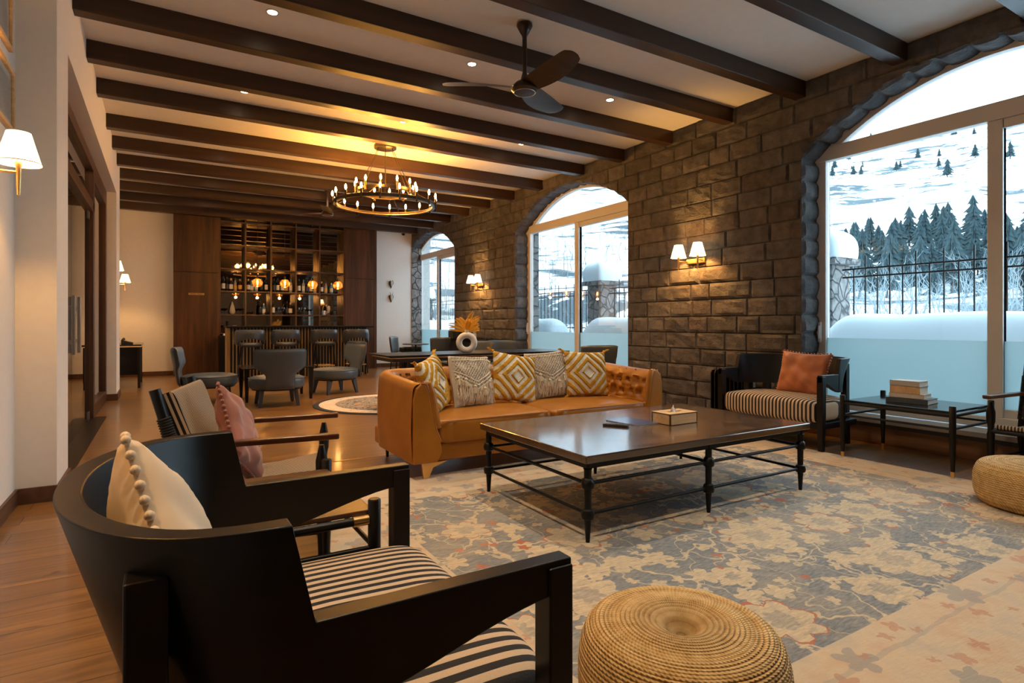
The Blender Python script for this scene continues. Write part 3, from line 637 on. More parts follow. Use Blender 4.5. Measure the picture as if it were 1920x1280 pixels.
# ---- low rope armchair with turned posts, faces local +X
def rope_chair(name, label, loc, rz, w=.70):
    t = thing(name, label, 'armchair', loc, rz); hw = w / 2
    for s in (-1, 1):
        y = s * hw
        b = MB(); b.tube([(-.28, y, .0), (-.20, y, .28), (-.36, y, .86)], [.017, .022, .024], 14); q = obj('back_post', b, 'black_wood', t, smooth=True)
        c = MB(); N = 30
        for k in range(N):
            z = .40 + .34 * k / N; x = -.20 - .16 * (z - .28) / .58; c.lathe([(.026, -.005), (.031, 0), (.026, .005)], 14, Matrix.Translation((x, y, z)) @ Matrix.Rotation(-.27, 4, 'Y'))
        obj('rope_wrap', c, 'rope', q, smooth=True)
        f = MB(); f.lathe([(.014, 0), (.022, .20), (.024, .34), (.016, .37), (.019, .40), (.027, .43), (.028, .50), (.018, .545), (.012, .575)], 16, c=(.34, y, 0)); obj('front_leg', f, 'black_wood', t, smooth=True)
        a = MB(); a.add([(-.28, y - .025, .585), (.42, y - .024, .60), (.42, y + .024, .60), (-.28, y + .025, .585), (-.28, y - .028, .612), (.42, y - .027, .628), (.42, y + .027, .628), (-.28, y + .028, .612)],
                        [(0, 3, 2, 1), (4, 5, 6, 7), (0, 1, 5, 4), (1, 2, 6, 5), (2, 3, 7, 6), (3, 0, 4, 7)]); obj('armrest', a, 'red_wood', t, bevel=.007)
        r = MB(); r.tube([(-.21, y, .31), (.34, y, .37)], .015, 10); obj('side_rail', r, 'black_wood', t, smooth=True); obj('side_rail', MB().tube([(-.24, y, .14), (.34, y, .16)], .010, 8), 'black_wood', t, smooth=True)
    for a in ((.34, .36), (-.21, .31), (-.34, .79)): obj('cross_rail', MB().tube([(a[0], -hw, a[1]), (a[0], hw, a[1])], .016, 10), 'black_wood', t, smooth=True)
    def slab(p0, p1, th, y0, y1, N=14, sag=.02):
        d = Vector((p1[0] - p0[0], 0, p1[1] - p0[1])); nrm = Vector((-d.z, 0, d.x)).normalized()
        def g(u, v):
            a = 2 * PI * u; e = .35; cu = math.copysign(abs(math.cos(a)) ** e, math.cos(a)); su = math.copysign(abs(math.sin(a)) ** e, math.sin(a))
            c = Vector((p0[0], 0, p0[1])) + d * (cu * .5 + .5) + nrm * (su * th / 2 - sag * (1 - cu * cu)); return (c.x, y0 + (y1 - y0) * v, c.z)
        m = MB(); m.grid(g, 48, N, cu=True); k = len(m.v)
        m.f.append([i * N for i in range(48)]); m.f.append([i * N + N - 1 for i in range(47, -1, -1)]); return m
    obj('seat_webbing', slab((-.20, .335), (.34, .395), .045, -hw + .03, hw - .03), 'stripe_thin', t, smooth=True)
    q = obj('back_cushion', slab((-.16, .40), (-.325, .84), .075, -hw + .035, hw - .035, sag=-.01), 'stripe_thin', t, smooth=True)
    m = slab((-.162, .405), (-.325, .838), .078, -hw + .028, -hw + .036, 2, -.01); obj('cushion_side_panel', m, 'stripe_wide', q, smooth=True)
    return t
rope_chair('rope_armchair', 'low rope-wrapped armchair with slim red-brown arms, holding a dusty pink cushion', (.40, 3.235, 0), R_(-14), .66)
rope_chair('rope_armchair', 'low striped rope armchair cut off by the right edge of the photo', (5.58, 1.52, 0), PI, .64)
p = pillow('scatter_cushion', 'dusty pink cushion with pompom edge on the rope armchair', .42, .42, .07, 'pink', (.33, 3.19, .59), rot3(78, 18, 32), 5, wr=.02)
poms(p, .42, .42, 15, .009, 'pink')

# ---- side tables with round posts
def side_table(label, loc, w, d, z, top):
    t = thing('side_table', label, 'side table', loc)
    for sx in (0, 1):
        for sy in (0, 1):
            x, y = sx * w, sy * d
            l = obj('leg', MB().lathe([(.014, .055), (.022, .30), (.022, z + .035), (.018, z + .04)], 16, c=(x, y, 0)), 'black_wood', t, smooth=True)
            obj('brass_foot', MB().lathe([(.0125, 0), (.0145, .055)], 14, c=(x, y, 0)), 'brass', l, smooth=True)
    for y in (0, d):
        r = obj('rail', MB().tube([(0, y, z - .03), (w, y, z - .03)], .015, 12), 'black_wood', t, smooth=True)
        obj('brass_collar', MB().tube([(w - .075, y, z - .03), (w - .022, y, z - .03)], .018, 14), 'brass', r, smooth=True)
        obj('rail', MB().tube([(0, y, z - .13), (w, y, z - .13)], .010, 10), 'black_wood', t, smooth=True)
    for x in (0, w):
        obj('rail', MB().tube([(x, 0, z - .03), (x, d, z - .03)], .012, 12), 'black_wood', t, smooth=True); obj('rail', MB().tube([(x, 0, z - .13), (x, d, z - .13)], .009, 10), 'black_wood', t, smooth=True)
    obj('tabletop', MB().box((.0, .012, z - .018), (w, d - .012, z)), top, t, bevel=.004)
    return t
side_table('dark side table with round posts and brown top between the two left armchairs', (.0, 1.985, 0), .635, .69, .50, 'brown_top')
side_table('dark side table with brass feet by the large window, carrying a pile of books', (5.01, 1.99, 0), .66, .81, .50, 'black_glossy')
for i, (w, d, h, z, cm, dx, dy, rz, lab) in enumerate([(.30, .23, .032, 0, 'grey_dark', 0, 0, .10, 'dark flat hardback, lowest of the book pile on the window side table'), (.25, .185, .028, .032, 'paper', .0, .01, .12, 'thin cream book, second from the bottom of the window table pile'),
                                            (.22, .165, .045, .060, 'linen', .0, .02, .06, 'thick tan book, second from the top of the window table pile'), (.22, .165, .034, .105, 'brown_top', .0, .02, .03, 'brown-spined book, topmost of the pile on the window side table')]):
    h *= 1.3; t = thing('book', lab, 'book', (5.31 + dx, 2.40 + dy, .501 + z * 1.3), rz, 'books on the window side table')
    obj('page_block', MB().box((-d / 2 + .004, -w / 2 + .004, .003), (d / 2 - .004, w / 2 - .004, h - .003)), 'paper', t)
    cv = MB().box((-d / 2, -w / 2, 0), (d / 2, w / 2, .003)).box((-d / 2, -w / 2, h - .003), (d / 2, w / 2, h)).box((-d / 2, -w / 2, 0), (-d / 2 + .004, w / 2, h)); obj('cover', cv, ['grey_leather', 'linen', 'light_wood', 'red_wood'][i] if i < 3 else simple('pale_cover', (.45, .42, .38), .6), t)

# ---- coffee table
t = thing('coffee_table', 'large black iron coffee table with dark parquet top in front of the sofa', 'coffee table', (2.825, 2.92, 0.012))
TW, TD, TZ = 1.94, 1.16, .46
obj('tabletop', MB().box((-TW / 2, -TD / 2, TZ - .042), (TW / 2, TD / 2, TZ)), 'parquet', t, bevel=.006)
fr = MB()
for y in (-TD / 2 + .045, TD / 2 - .045): fr.box((-TW / 2 + .03, y - .012, TZ - .075), (TW / 2 - .03, y + .012, TZ - .042))
for x in (-TW / 2 + .045, 0, TW / 2 - .045): fr.box((x - .012, -TD / 2 + .03, TZ - .075), (x + .012, TD / 2 - .03, TZ - .042))
obj('top_frame', fr, 'iron', t, bevel=.002)
LX = (-TW / 2 + .045, 0, TW / 2 - .045); LY = (-TD / 2 + .045, TD / 2 - .045)
for x in LX:
    for y in LY:
        obj('leg', MB().lathe([(.011, 0), (.019, .12), (.032, .125), (.036, .145), (.030, .168), (.019, .175), (.020, .275), (.033, .285), (.036, .305), (.028, .33), (.020, .335), (.020, TZ - .08), (.026, TZ - .076)], 10, c=(x, y, 0)), 'iron', t, smooth=True)
for z in (.147, .305):
    for y in LY: obj('stretcher', MB().tube([(LX[0], y, z), (LX[2], y, z)], .0095, 10), 'iron', t, smooth=True)
    for x in LX:
        if not (x == 0 and z < .2): obj('stretcher', MB().tube([(x, LY[0], z), (x, LY[1], z)], .0095, 10), 'iron', t, smooth=True)
# things on it
t = thing('tissue_box', 'light wooden tissue box with white tissue on the coffee table', 'tissue box', (3.02, 2.84, TZ + .012), 0)
bw = MB(); bw.box((-.13, -.085, 0), (.13, .085, .006)).box((-.13, -.085, 0), (-.12, .085, .075)).box((.12, -.085, 0), (.13, .085, .075)).box((-.13, -.085, 0), (.13, -.075, .075)).box((-.13, .075, 0), (.13, .085, .075))
bw.box((-.13, -.085, .067), (.13, -.018, .077)).box((-.13, .018, .067), (.13, .085, .077)).box((-.13, -.018, .067), (-.065, .018, .077)).box((.065, -.018, .067), (.13, .018, .077))
obj('box_body', bw, 'light_wood', t, bevel=.0015)
obj('tissue', MB().grid(lambda u, v: ((-.045 + .06 * u + .03 * (1 - u) * v) , (.012 * math.sin(u * 7) * (1 - v) + .004 * math.sin(9 * u + 4 * v)), .062 + .062 * v * (1 - u * .75)), 16, 10), 'white_cloth', t, smooth=True, fix=False)
t = thing('magazine', 'blue magazine lying beside the tissue box on the coffee table', 'magazine', (2.78, 3.0, TZ + .012), R_(8)); obj('page_block', MB().box((-.105, -.148, 0), (.105, .148, .006)), 'paper', t)
obj('cover', MB().box((-.108, -.15, .006), (.108, .15, .0072)), 'magazine', t)
t = thing('remote_control', 'black remote lying left of the magazine on the coffee table', 'remote control', (2.57, 2.93, TZ + .012), R_(-55)); obj('casing', MB().box((-.085, -.022, 0), (.085, .022, .016)), 'black', t, bevel=.006)
km = MB()
for i in range(6):
    for j in (-1, 0, 1): km.box((-.065 + i * .022, j * .011 - .004, .0155), (-.055 + i * .022, j * .011 + .004, .018))
obj('keypad', km, 'grey_leather', t)

# ---- poufs
def pouf(label, loc, r, h, rz=0):
    prof = []; N = 150
    for i in range(N + 1):
        a = i / N; s = a * (r + h + r)
        if a < .30: q = a / .30; R0 = r * .75 * q; Z0 = 0
        elif a < .70: q = (a - .30) / .40; th = -PI / 2 + PI * q; R0 = r * .75 + r * .25 * max(math.cos(th), 0) ** .8; Z0 = h / 2 + h / 2 * math.copysign(abs(math.sin(th)) ** .8, math.sin(th))
        else: q = (a - .70) / .30; R0 = r * .75 * (1 - q); Z0 = h * (1 + .03 * math.sin(PI * q)) - .035 * math.exp(-(R0 / .055) ** 2)
        bump = .0028 * abs(math.sin(i * PI / 3)) if a > .2 else 0
        prof.append((R0 + bump, Z0 + (bump if a > .6 else 0)))
    o = obj('woven_pouf', MB().lathe(prof, 72), 'jute', smooth=False, loc=loc); o.data.polygons.foreach_set('use_smooth', [True] * len(o.data.polygons))
    return tag(o, label, 'pouf', 'braided jute poufs')
pouf('round braided jute pouf at the bottom of the photo beside the foreground armchair', (1.265, 1.165, 0.012), .29, .285)
pouf('round braided jute pouf at the right edge of the rug', (4.66, 1.38, .012), .335, .265)

# ---- rugs
o = obj('area_rug', MB().box((-2.16, -1.76, 0), (2.16, 1.76, .012)), 'rug', loc=(2.88, 2.30, 0)); tag(o, 'large faded floral area rug under the coffee table', 'rug')
o = obj('round_rug', MB().lathe([(1.09, 0), (1.10, .006), (1.09, .012), (0, .012)], 72), 'round_rug', loc=(2.87, 8.12, 0)); tag(o, 'round black and cream medallion rug behind the sofa', 'rug')

# ---- sofa (front faces -Y)
SX0, SX1, SY0, SY1 = 1.55, 4.03, 3.96, 4.98
t = thing('leather_sofa', 'tan leather tufted sofa with curved sides behind the coffee table', 'sofa', ((SX0 + SX1) / 2, SY0, 0)); SW = (SX1 - SX0) / 2; SD = SY1 - SY0
def sofa_path():
    pts = []; rc = .30
    y = 0.0
    N = 22
    for k in range(N): pts.append((-SW, (SD - rc) * k / N, -1, 0))
    for k in range(14): a = PI - PI / 2 * k / 14; pts.append((-SW + rc + rc * math.cos(a), SD - rc + rc * math.sin(a), math.cos(a), math.sin(a)))
    N = 72
    for k in range(N): pts.append((-SW + rc + (2 * SW - 2 * rc) * k / N, SD, 0, 1))
    for k in range(14): a = PI / 2 - PI / 2 * k / 14; pts.append((SW - rc + rc * math.cos(a), SD - rc + rc * math.sin(a), math.cos(a), math.sin(a)))
    N = 22
    for k in range(N + 1): pts.append((SW, (SD - rc) * (1 - k / N), 1, 0))
    return pts
sp = sofa_path(); S = [0]
for i in range(1, len(sp)): S.append(S[-1] + math.hypot(sp[i][0] - sp[i - 1][0], sp[i][1] - sp[i - 1][1]))
TOT = S[-1]; PU = TOT / 36; PV = .105
def tuft(u, z):
    a = u / PU; b = (z - .50) / PV; best = 9; 
    for r in (0, 1, 2):
        off = .5 * (r % 2); ca = round(a - off) + off; d = math.hypot((a - ca) * PU, (b - r) * PV); best = min(best, d)
    p = abs(((a + b * .5 + .0) % 1) - 0); p = min(p, 1 - p); q = abs(((a - b * .5 + .0) % 1)); q = min(q, 1 - q)
    crease = max(math.exp(-(p * PU / .012) ** 2), math.exp(-(q * PU / .012) ** 2))
    return .044 * math.exp(-(best / .024) ** 2) + .018 * crease
def topz(y): return .715 + .04 * smooth01(y / SD)
rings = []
for i, (x, y, nx, ny) in enumerate(sp):
    zt = topz(y); edge = smooth01(min(S[i], TOT - S[i]) / .10); th_top = .125; th_bot = .175; r = []
    for k in range(10): z = .13 + (zt - .06 - .13) * k / 9; r.append((0.0 + .012 * math.sin(PI * k / 9), z))
    for k in range(1, 9): a = PI * k / 9; r.append((-th_top / 2 + th_top / 2 * math.cos(a), zt - .06 + .06 * math.sin(a)))
    for k in range(34):
        f = k / 33; z = (zt - .06) * (1 - f) + .40 * f
        d = -th_top - (th_bot - th_top) * f - .018 * edge; d += (tuft(S[i], z) if z > .44 else 0) * edge; r.append((d, z))
    rings.append([(x + nx * d, y + ny * d, z) for d, z in r])
n = len(rings[0]); mb = MB(); mb.v = [p for r in rings for p in r]
for i in range(len(rings) - 1):
    for k in range(n - 1): mb.f.append([i * n + k, i * n + k + 1, (i + 1) * n + k + 1, (i + 1) * n + k])
    mb.f.append([i * n + n - 1, i * n, (i + 1) * n, (i + 1) * n + n - 1])
shell = obj('backrest_shell', mb, 'leather', t, smooth=True)
# buttons
bm_ = MB()
for r in (0, 1, 2):
    k = 0
    while True:
        u = (k + .5 * (r % 2)) * PU; k += 1
        if u > TOT - .12: break
        if u < .12: continue
        i = min(range(len(S)), key=lambda q: abs(S[q] - u)); x, y, nx, ny = sp[i]; z = .50 + r * PV; zt = topz(y); f = (zt - .06 - z) / (zt - .06 - .40); d = -.125 - .05 * f - .018 + .030
        bm_.lathe([(.010, 0), (.008, .004), (.001, .006)], 8, Matrix.Translation((x + nx * d, y + ny * d, z)) @ Vector((-nx, -ny, 0)).to_track_quat('Z', 'Y').to_matrix().to_4x4())
obj('tufting_button', bm_, 'leather', shell, smooth=True)['kind'] = 'stuff'
for s in (-1, 1):      # front arm panels with piping
    inner = .19; poly = [(-.0, .13), (-.0, .60), (.02, .68), (.06, topz(0)), (.10, topz(0) - .005), (.128, .64), (.150, .50), (.175, .38), (.215, .28), (.225, .20), (.19, .13)]
    px = [(s * (-SW + u) if s > 0 else (SW - u), z) for u, z in poly]
    if s > 0: px = [(-SW + u, z) for u, z in poly]
    pr_ = obj('arm_front_panel', MB().prism(px, 1, -.022, .03), 'leather', t, smooth=False, bevel=.012, seg=3)
    pipe = [(x, -.016, z) for x, z in px[3:9]]; obj('piping', MB().tube(pipe, .008, 8), 'leather', pr_, smooth=True)
    roll = [(x + (.022 if s > 0 else -.022) , .0, z + .0) for x, z in px[3:8]]; obj('inner_roll', MB().tube(roll, [.014, .026, .03, .03, .026], 12), 'leather', t, smooth=True)
obj('base_frame', MB().box((-SW + .03, .02, .125), (SW - .03, SD - .04, .27)), 'leather', t, bevel=.02, seg=3)
def cush(x0, x1):
    def g(u, v):
        a1 = 2 * PI * u; b1 = PI * (v - .5); sg = lambda q, e: math.copysign(abs(q) ** e, q)
        X = sg(math.cos(b1), .14) * sg(math.cos(a1), .14); Y = sg(math.cos(b1), .14) * sg(math.sin(a1), .14); Z = sg(math.sin(b1), .28)
        wr = .004 * math.sin(X * 40) * max(0, 1 - abs(Y + 1) * 5) if Y < 0 else 0
        return ((x0 + x1) / 2 + X * (x1 - x0) / 2, .385 + Y * .405 + wr, .345 + .09 * Z + .018 * Z * (1 - X ** 4) * (1 - Y ** 4) + (.006 * noise.noise(Vector((X * 3, Y * 3, x0))) if Z > .5 else 0))
    return MB().grid(g, 96, 36, cu=True)
for x0, x1 in ((-SW + .19, -.003), (.003, SW - .19)):
    c = obj('seat_cushion', cush(x0, x1), 'leather', t, smooth=True)
    obj('piping', MB().tube([(x0 + .03, -.018, .425), (x1 - .03, -.018, .425)], .004, 6), 'leather', c, smooth=True)
for s in (-1, 1):
    x = s * (SW - .13); m = MB().prism([(x - .0, .0), (x - s * -.0 + s * .035, .0), (x + s * .05, .125), (x - s * .16, .125), (x - s * .04, .085)] , 1, .02, .045); obj('front_foot', m, 'brass', t, bevel=.002)
    obj('rear_foot', MB().lathe([(.012, 0), (.02, .125)], 12, c=(s * (SW - .12), SD - .12, 0)), 'black', t, smooth=True)
# sofa cushions
def tassel(par, p, mat, d=(0, 0, -1), L=.055, seed=0):
    m = MB(); rr = random.Random(seed); m.lathe([(.002, .016), (.013, .008), (.015, 0), (.010, -.010), (.004, -.014)], 8, c=p)
    for k in range(16):
        a = rr.random() * 2 * PI; q = rr.random() * .020; e = (p[0] + d[0] * L + q * math.cos(a), p[1] + q * math.sin(a) - .004, p[2] + d[2] * L + q * .3)
        m.tube([p, ((p[0] + e[0]) / 2 + .005 * math.cos(a), (p[1] + e[1]) / 2 + .006 * math.sin(a), (p[2] + e[2]) / 2), e], .0032, 4)
    obj('tassel', m, mat, par, smooth=True)
def diamond_cushion(label, loc, rot, seed):
    W_ = .45; f = pillow_fn(W_, W_, .075, seed, .008, .06); mb = MB()
    def relief(sgn):
        base = f(sgn)
        def g(u, v):
            x, y, z = base(u, v); d = abs(x) + abs(z); m = ((d + .015) / .088) % 1
            h = .011 * smooth01((m - .42) / .12) * smooth01((1.03 - m) / .1) if d > .05 else 0
            k = min(1, abs(y) / .02); return (x, y + sgn * (h + .003 * noise.noise(Vector((x * 90, z * 90, seed)))) * k, z)
        return g
    mb.grid(relief(-1), 110, 110); mb.grid(f(1), 30, 30)
    o = obj('diamond_cushion', mb, 'diamond', smooth=True); o.data.polygons.foreach_set('use_smooth', [True] * len(o.data.polygons)); o.location = loc; o.rotation_euler = rot; tag(o, label, 'cushion')
    for i, (sx, sz) in enumerate(((1, 1), (-1, 1), (1, -1), (-1, -1))): tassel(o, (sx * W_ / 2 * 1.0, 0, sz * W_ / 2 * 1.0), 'mustard_pom', (sx * .9, 0, sz * .35), .05, seed + i)
    return o
def macrame_cushion(label, loc, rot, seed):
    W_ = .45; f = pillow_fn(W_, W_, .075, seed, .010, .05); mb = MB(); mb.grid(f(-1), 36, 36); mb.grid(f(1), 30, 30)
    o = obj('macrame_cushion', mb, 'linen', smooth=True); o.location = loc; o.rotation_euler = rot; tag(o, label, 'cushion')
    F = f(-1)
    def on(x, z, lift=.006): a = F((x / (W_ / 2) + 1) / 2, (z / (W_ / 2) + 1) / 2); return (a[0], a[1] - lift, a[2])
    net = MB(); hw = W_ / 2 * .96
    low = lambda x: .02 - .10 * (1 - abs(x) / hw) + .0      # V-shaped lower edge of the netting
    for k in range(-16, 17):
        for s in (1, -1):
            pts = []; x = k * .030
            for j in range(24):
                xx = x + s * (j * .0125) ; zz = hw - j * .0135
                if abs(xx) < hw and zz > low(xx): pts.append(on(xx, zz, .006 + .003 * ((j + k) % 2)))
                elif pts: break
            if len(pts) > 2: net.tube(pts, .0030, 5)
    for k in range(3):
        pts = [on(x / 20 * hw, max(low(x / 20 * hw), -hw) + k * .030, .010) for x in range(-20, 21)]; net.tube(pts, .0050, 6)
    for k in range(2): net.tube([on(x / 20 * hw, hw - .008 - k * .030, .009) for x in range(-20, 21)], .0048, 6)
    obj('macrame_net', net, 'macrame', o, smooth=True)
    fr = MB(); rr = random.Random(seed)
    for k in range(70):
        x = -hw + 2 * hw * (k + .5) / 70; z0 = low(x); L = .12 + rr.random() * .10; dx = (rr.random() - .5) * .03
        pts = []
        for j in range(8):
            xx = x + dx * j / 7 + .004 * math.sin(j * 1.9 + k); zz = max(z0 - L * j / 7, -W_ / 2 * .97); a = on(max(-hw, min(hw, xx)), zz, .010 + .010 * rr.random()); pts.append(a)
        fr.tube(pts, .0036, 4)
    obj('fringe', fr, 'macrame', o, smooth=True)
    for i, (x, z) in enumerate(((-.13, .0), (-.04, -.06), (.07, -.08), (.14, -.02), (.20, .16), (-.20, .02))): tassel(o, on(x, z, .016), 'macrame', (.0, 0, -1), .065, seed + i)
    return o
bz = .435 + .24
diamond_cushion('mustard and white diamond cushion squeezed sideways against the left sofa arm', (1.90, 4.40, .655), Euler((R_(-16), R_(-8), R_(48))), 1)
macrame_cushion('cream macrame cushion with fringe, the nearer to the left sofa arm', (2.30, 4.50, .650), Euler((R_(-16), R_(3), R_(14))), 11)
diamond_cushion('mustard and white diamond cushion in the middle of the sofa', (2.76, 4.54, .655), Euler((R_(-18), R_(10), R_(-2))), 2)
macrame_cushion('cream macrame cushion with fringe, right of the middle of the sofa', (3.17, 4.60, .66), Euler((R_(-14), R_(-3), R_(0))), 23)
diamond_cushion('mustard and white diamond cushion beside the tufted right end of the sofa', (3.56, 4.50, .66), Euler((R_(-16), R_(2), R_(-12))), 3)

# ================================================================ LAMPS
SHADE_E = []
def sconce(label, Y, Z, side, group='brass wall sconces', both=True):
    # side: +1 on the stone wall (faces -X), -1 on the left wall (faces +X)
    xw = XR - .028 if side > 0 else -.80; t = thing('wall_sconce', label, 'wall lamp', (xw, Y, Z), 0 if side < 0 else PI, group)
    hb_ = .15 if both else .05
    obj('back_plate', MB().box((0, -hb_, -.035 if both else -.09), (.022, hb_, .035 if both else .09)), 'brass', t, bevel=.012, seg=3)
    for s in ((-1, 1) if both else (0,)):
        a = MB(); a.tube([(.02, s * .13, -.0), (.15, s * .155, -.0)], .008, 10); obj('arm', a, 'brass', t, smooth=True)
        c = MB(); c.lathe([(.008, -.12), (.013, .03), (.018, .045), (.018, .055), (.006, .06)], 14, c=(.15, s * .155, 0)); obj('candle_stem', c, 'brass', t, smooth=True)
        sh = MB().grid(lambda u, v: ((.098 - .045 * v) * math.cos(2 * PI * u) + .15, (.098 - .045 * v) * math.sin(2 * PI * u) + s * .155, .045 + .165 * v), 40, 6, cu=True)
        so = obj('lamp_shade', sh, 'shade', t, smooth=True, fix=False)
        obj('shade_band', MB().grid(lambda u, v: ((.0985 - .004 * v) * math.cos(2 * PI * u) + .15, (.0985 - .004 * v) * math.sin(2 * PI * u) + s * .155, .048 + .008 * v), 40, 2, cu=True), 'brass', so, smooth=True)
        L = bpy.data.lights.new('sconce_bulb', 'POINT'); L.energy = 26; L.color = (1.0, .50, .13); L.shadow_soft_size = .02; lo = bpy.data.objects.new('sconce_bulb', L); COL.objects.link(lo); lo.parent = t; lo.location = (.15, s * .155, .12)
    return t
sconce('twin-shade brass wall sconce on the stone wall between the large and the middle arched window', 5.12, 1.95, 1)
sconce('twin-shade brass wall sconce on the stone wall between the middle and the far arched window', 10.98, 1.98, 1)
sconce('single-shade brass wall sconce on the near left wall beside the framed prints', 3.97, 1.95, -1, both=False)
sconce('single-shade brass wall sconce just past the far left pillar, half hidden by it', 11.75, 2.0, -1, both=False)
sconce('single-shade brass wall sconce above the telephone desk in the far left corner', 14.2, 1.95, -1, both=False)
sconce('added single-shade brass wall sconce on the left wall beside the camera, unseen, for warm light', 1.35, 1.95, -1, both=False)  # added lamp out of view, warms the pouf and chairs from the left
# chandelier
t = thing('ring_chandelier', 'two-tier black ring chandelier with glowing candle bulbs', 'chandelier', (2.76, 8.12, H))
obj('canopy', MB().lathe([(.155, 0), (.16, -.01), (.16, -.05), (.15, -.055)], 32), 'bronze', t, smooth=True)
def ring(name, r, z, n, ph):
    w_ = .022
    pr2 = [(r - w_, z - .022), (r + w_, z - .022), (r + w_, z + .022), (r - w_, z + .022)]
    mb = MB(); N = 72
    for k in range(N):
        a = 2 * PI * k / N
        for q, zz in pr2: mb.v.append((q * math.cos(a), q * math.sin(a), zz))
    for k in range(N):
        for j in range(4): mb.f.append([k * 4 + j, k * 4 + (j + 1) % 4, ((k + 1) % N) * 4 + (j + 1) % 4, ((k + 1) % N) * 4 + j])
    R = obj(name, mb, 'bronze', t, bevel=.004)
    obj('brass_band', MB().tube([((r - w_ - .001) * math.cos(2 * PI * k / 60), (r - w_ - .001) * math.sin(2 * PI * k / 60), z - .018) for k in range(60)], .006, 6, closed=True), 'gold_strip', R, smooth=True)
    for k in range(n):
        a = 2 * PI * (k + ph) / n; c = (r + .0, 0, 0); x, y = (r + .03) * math.cos(a), (r + .03) * math.sin(a)
        h = obj('candle_holder', MB().lathe([(.004, -.06), (.016, -.045), (.012, -.03), (.012, .0), (.015, .02), (.015, .075), (.010, .078)], 10, c=(x, y, z)), 'bronze', t, smooth=True)
        obj('candle_bulb', MB().lathe([(.006, .078), (.014, .095), (.017, .115), (.012, .14), (.003, .158)], 10, c=(x, y, z)), 'bulb', h, smooth=True)
ring('outer_ring', .70, -.86, 18, .3); ring('inner_ring', .40, -.68, 12, .1)
for k in range(6):
    a = 2 * PI * k / 6; L = bpy.data.lights.new('candle_glow', 'POINT'); L.energy = 27; L.color = (1.0, .42, .06); L.shadow_soft_size = .06; lo = bpy.data.objects.new('candle_glow', L); COL.objects.link(lo); lo.parent = t; lo.location = (.55 * math.cos(a), .55 * math.sin(a), -.60)
for k in range(6):
    a = 2 * PI * (k + .2) / 6; obj('suspension_cable', MB().tube([(.11 * math.cos(a), .11 * math.sin(a), -.05), (.40 * math.cos(a), .40 * math.sin(a), -.66)], .004, 6), 'bronze', t, smooth=True)
for k in range(4):
    a = 2 * PI * (k + .6) / 4; obj('ring_link', MB().tube([(.40 * math.cos(a), .40 * math.sin(a), -.68), (.71 * math.cos(a), .71 * math.sin(a), -.84)], .006, 6), 'bronze', t, smooth=True)
# ceiling fans
def fan(label, loc, a0, drop=.53, R=.62):
    t = thing('ceiling_fan', label, 'ceiling fan', loc)
    obj('canopy', MB().lathe([(.01, .0), (.065, -.012), (.068, -.03), (.045, -.075), (.022, -.115), (.02, -.13)], 24), 'fan', t, smooth=True)
    obj('down_rod', MB().lathe([(.02, -.10), (.02, -drop + .13), (.035, -drop + .07), (.07, -drop + .045)], 18), 'fan', t, smooth=True)
    mo = obj('motor_housing', MB().lathe([(.03, -drop + .055), (.075, -drop + .045), (.11, -drop + .01), (.115, -drop - .02), (.095, -drop - .04), (.0, -drop - .045)], 32), 'fan', t, smooth=True)
    obj('motor_ring', MB().tube([(.092 * math.cos(2 * PI * k / 40), .092 * math.sin(2 * PI * k / 40), -drop - .041) for k in range(40)], .003, 6, closed=True), 'steel', mo, smooth=True)
    for k in range(3):
        a = a0 + k * 2 * PI / 3; ca, sa = math.cos(a), math.sin(a)
        def g(u, v, s):
            r = .07 + (R - .07) * u; wd = .058 + .040 * math.sin(PI * min(u * .95 + .05, 1)) ** .7 + .012; wd *= (1 - max(0, (u - .93) / .07) ** 2 * .45)
            c = (v - .5) * 2 * wd; pit = .42 * (1 - .4 * u); x = r; y = c * math.cos(pit) + .03 * math.sin(PI * u); z = -drop + .005 - c * math.sin(pit) * .8 + .02 * u + s * .006 * (1 - (2 * v - 1) ** 2)
            return (x * ca - y * sa, x * sa + y * ca, z)
        b = MB(); b.grid(lambda u, v: g(u, v, 1), 22, 9); b.grid(lambda u, v: g(u, v, -1), 22, 9); o = obj('blade', b, 'fan', t, smooth=True); m = o.modifiers.new('weld', 'WELD'); m.merge_threshold = .001
    return t
fan('dark brown three-blade ceiling fan hanging near the camera', (2.66, 4.20, H), R_(30), .56, .70)
fan('dark ceiling fan far back before the bar, behind the chandelier', (2.69, 11.25, H), R_(10), .48, .62)
# bar pendants
for i, x in enumerate((1.68, 2.215, 2.78, 3.32)):
    t = thing('globe_pendant', 'amber glass globe pendant over the bar, %s from the left' % ['first', 'second', 'third', 'fourth'][i], 'pendant lamp', (x, 12.95, H), group='amber globes over the bar')
    zc = 2.0 - H
    obj('cord', MB().tube([(0, 0, 0), (0, 0, zc + .15)], .003, 6), 'black', t, smooth=True); obj('lamp_socket', MB().lathe([(.018, zc + .15), (.018, zc + .075), (.03, zc + .07)], 14), 'bronze', t, smooth=True)
    obj('glass_globe', MB().lathe([(.03, zc + .085), (.06, zc + .075), (.095, zc + .035), (.105, zc - .005), (.095, zc - .045), (.06, zc - .078), (.02, zc - .088)], 28), 'amber', t, smooth=True)
    obj('bulb', MB().lathe([(.006, zc + .06), (.012, zc + .045), (.016, zc + .01), (.012, zc - .03), (.003, zc - .045)], 10), 'filament', t, smooth=True)
    L = bpy.data.lights.new('pendant_bulb', 'POINT'); L.energy = 7; L.color = (1.0, .50, .14); L.shadow_soft_size = .03; lo = bpy.data.objects.new('pendant_bulb', L); COL.objects.link(lo); lo.parent = t; lo.location = (0, 0, zc - .14)

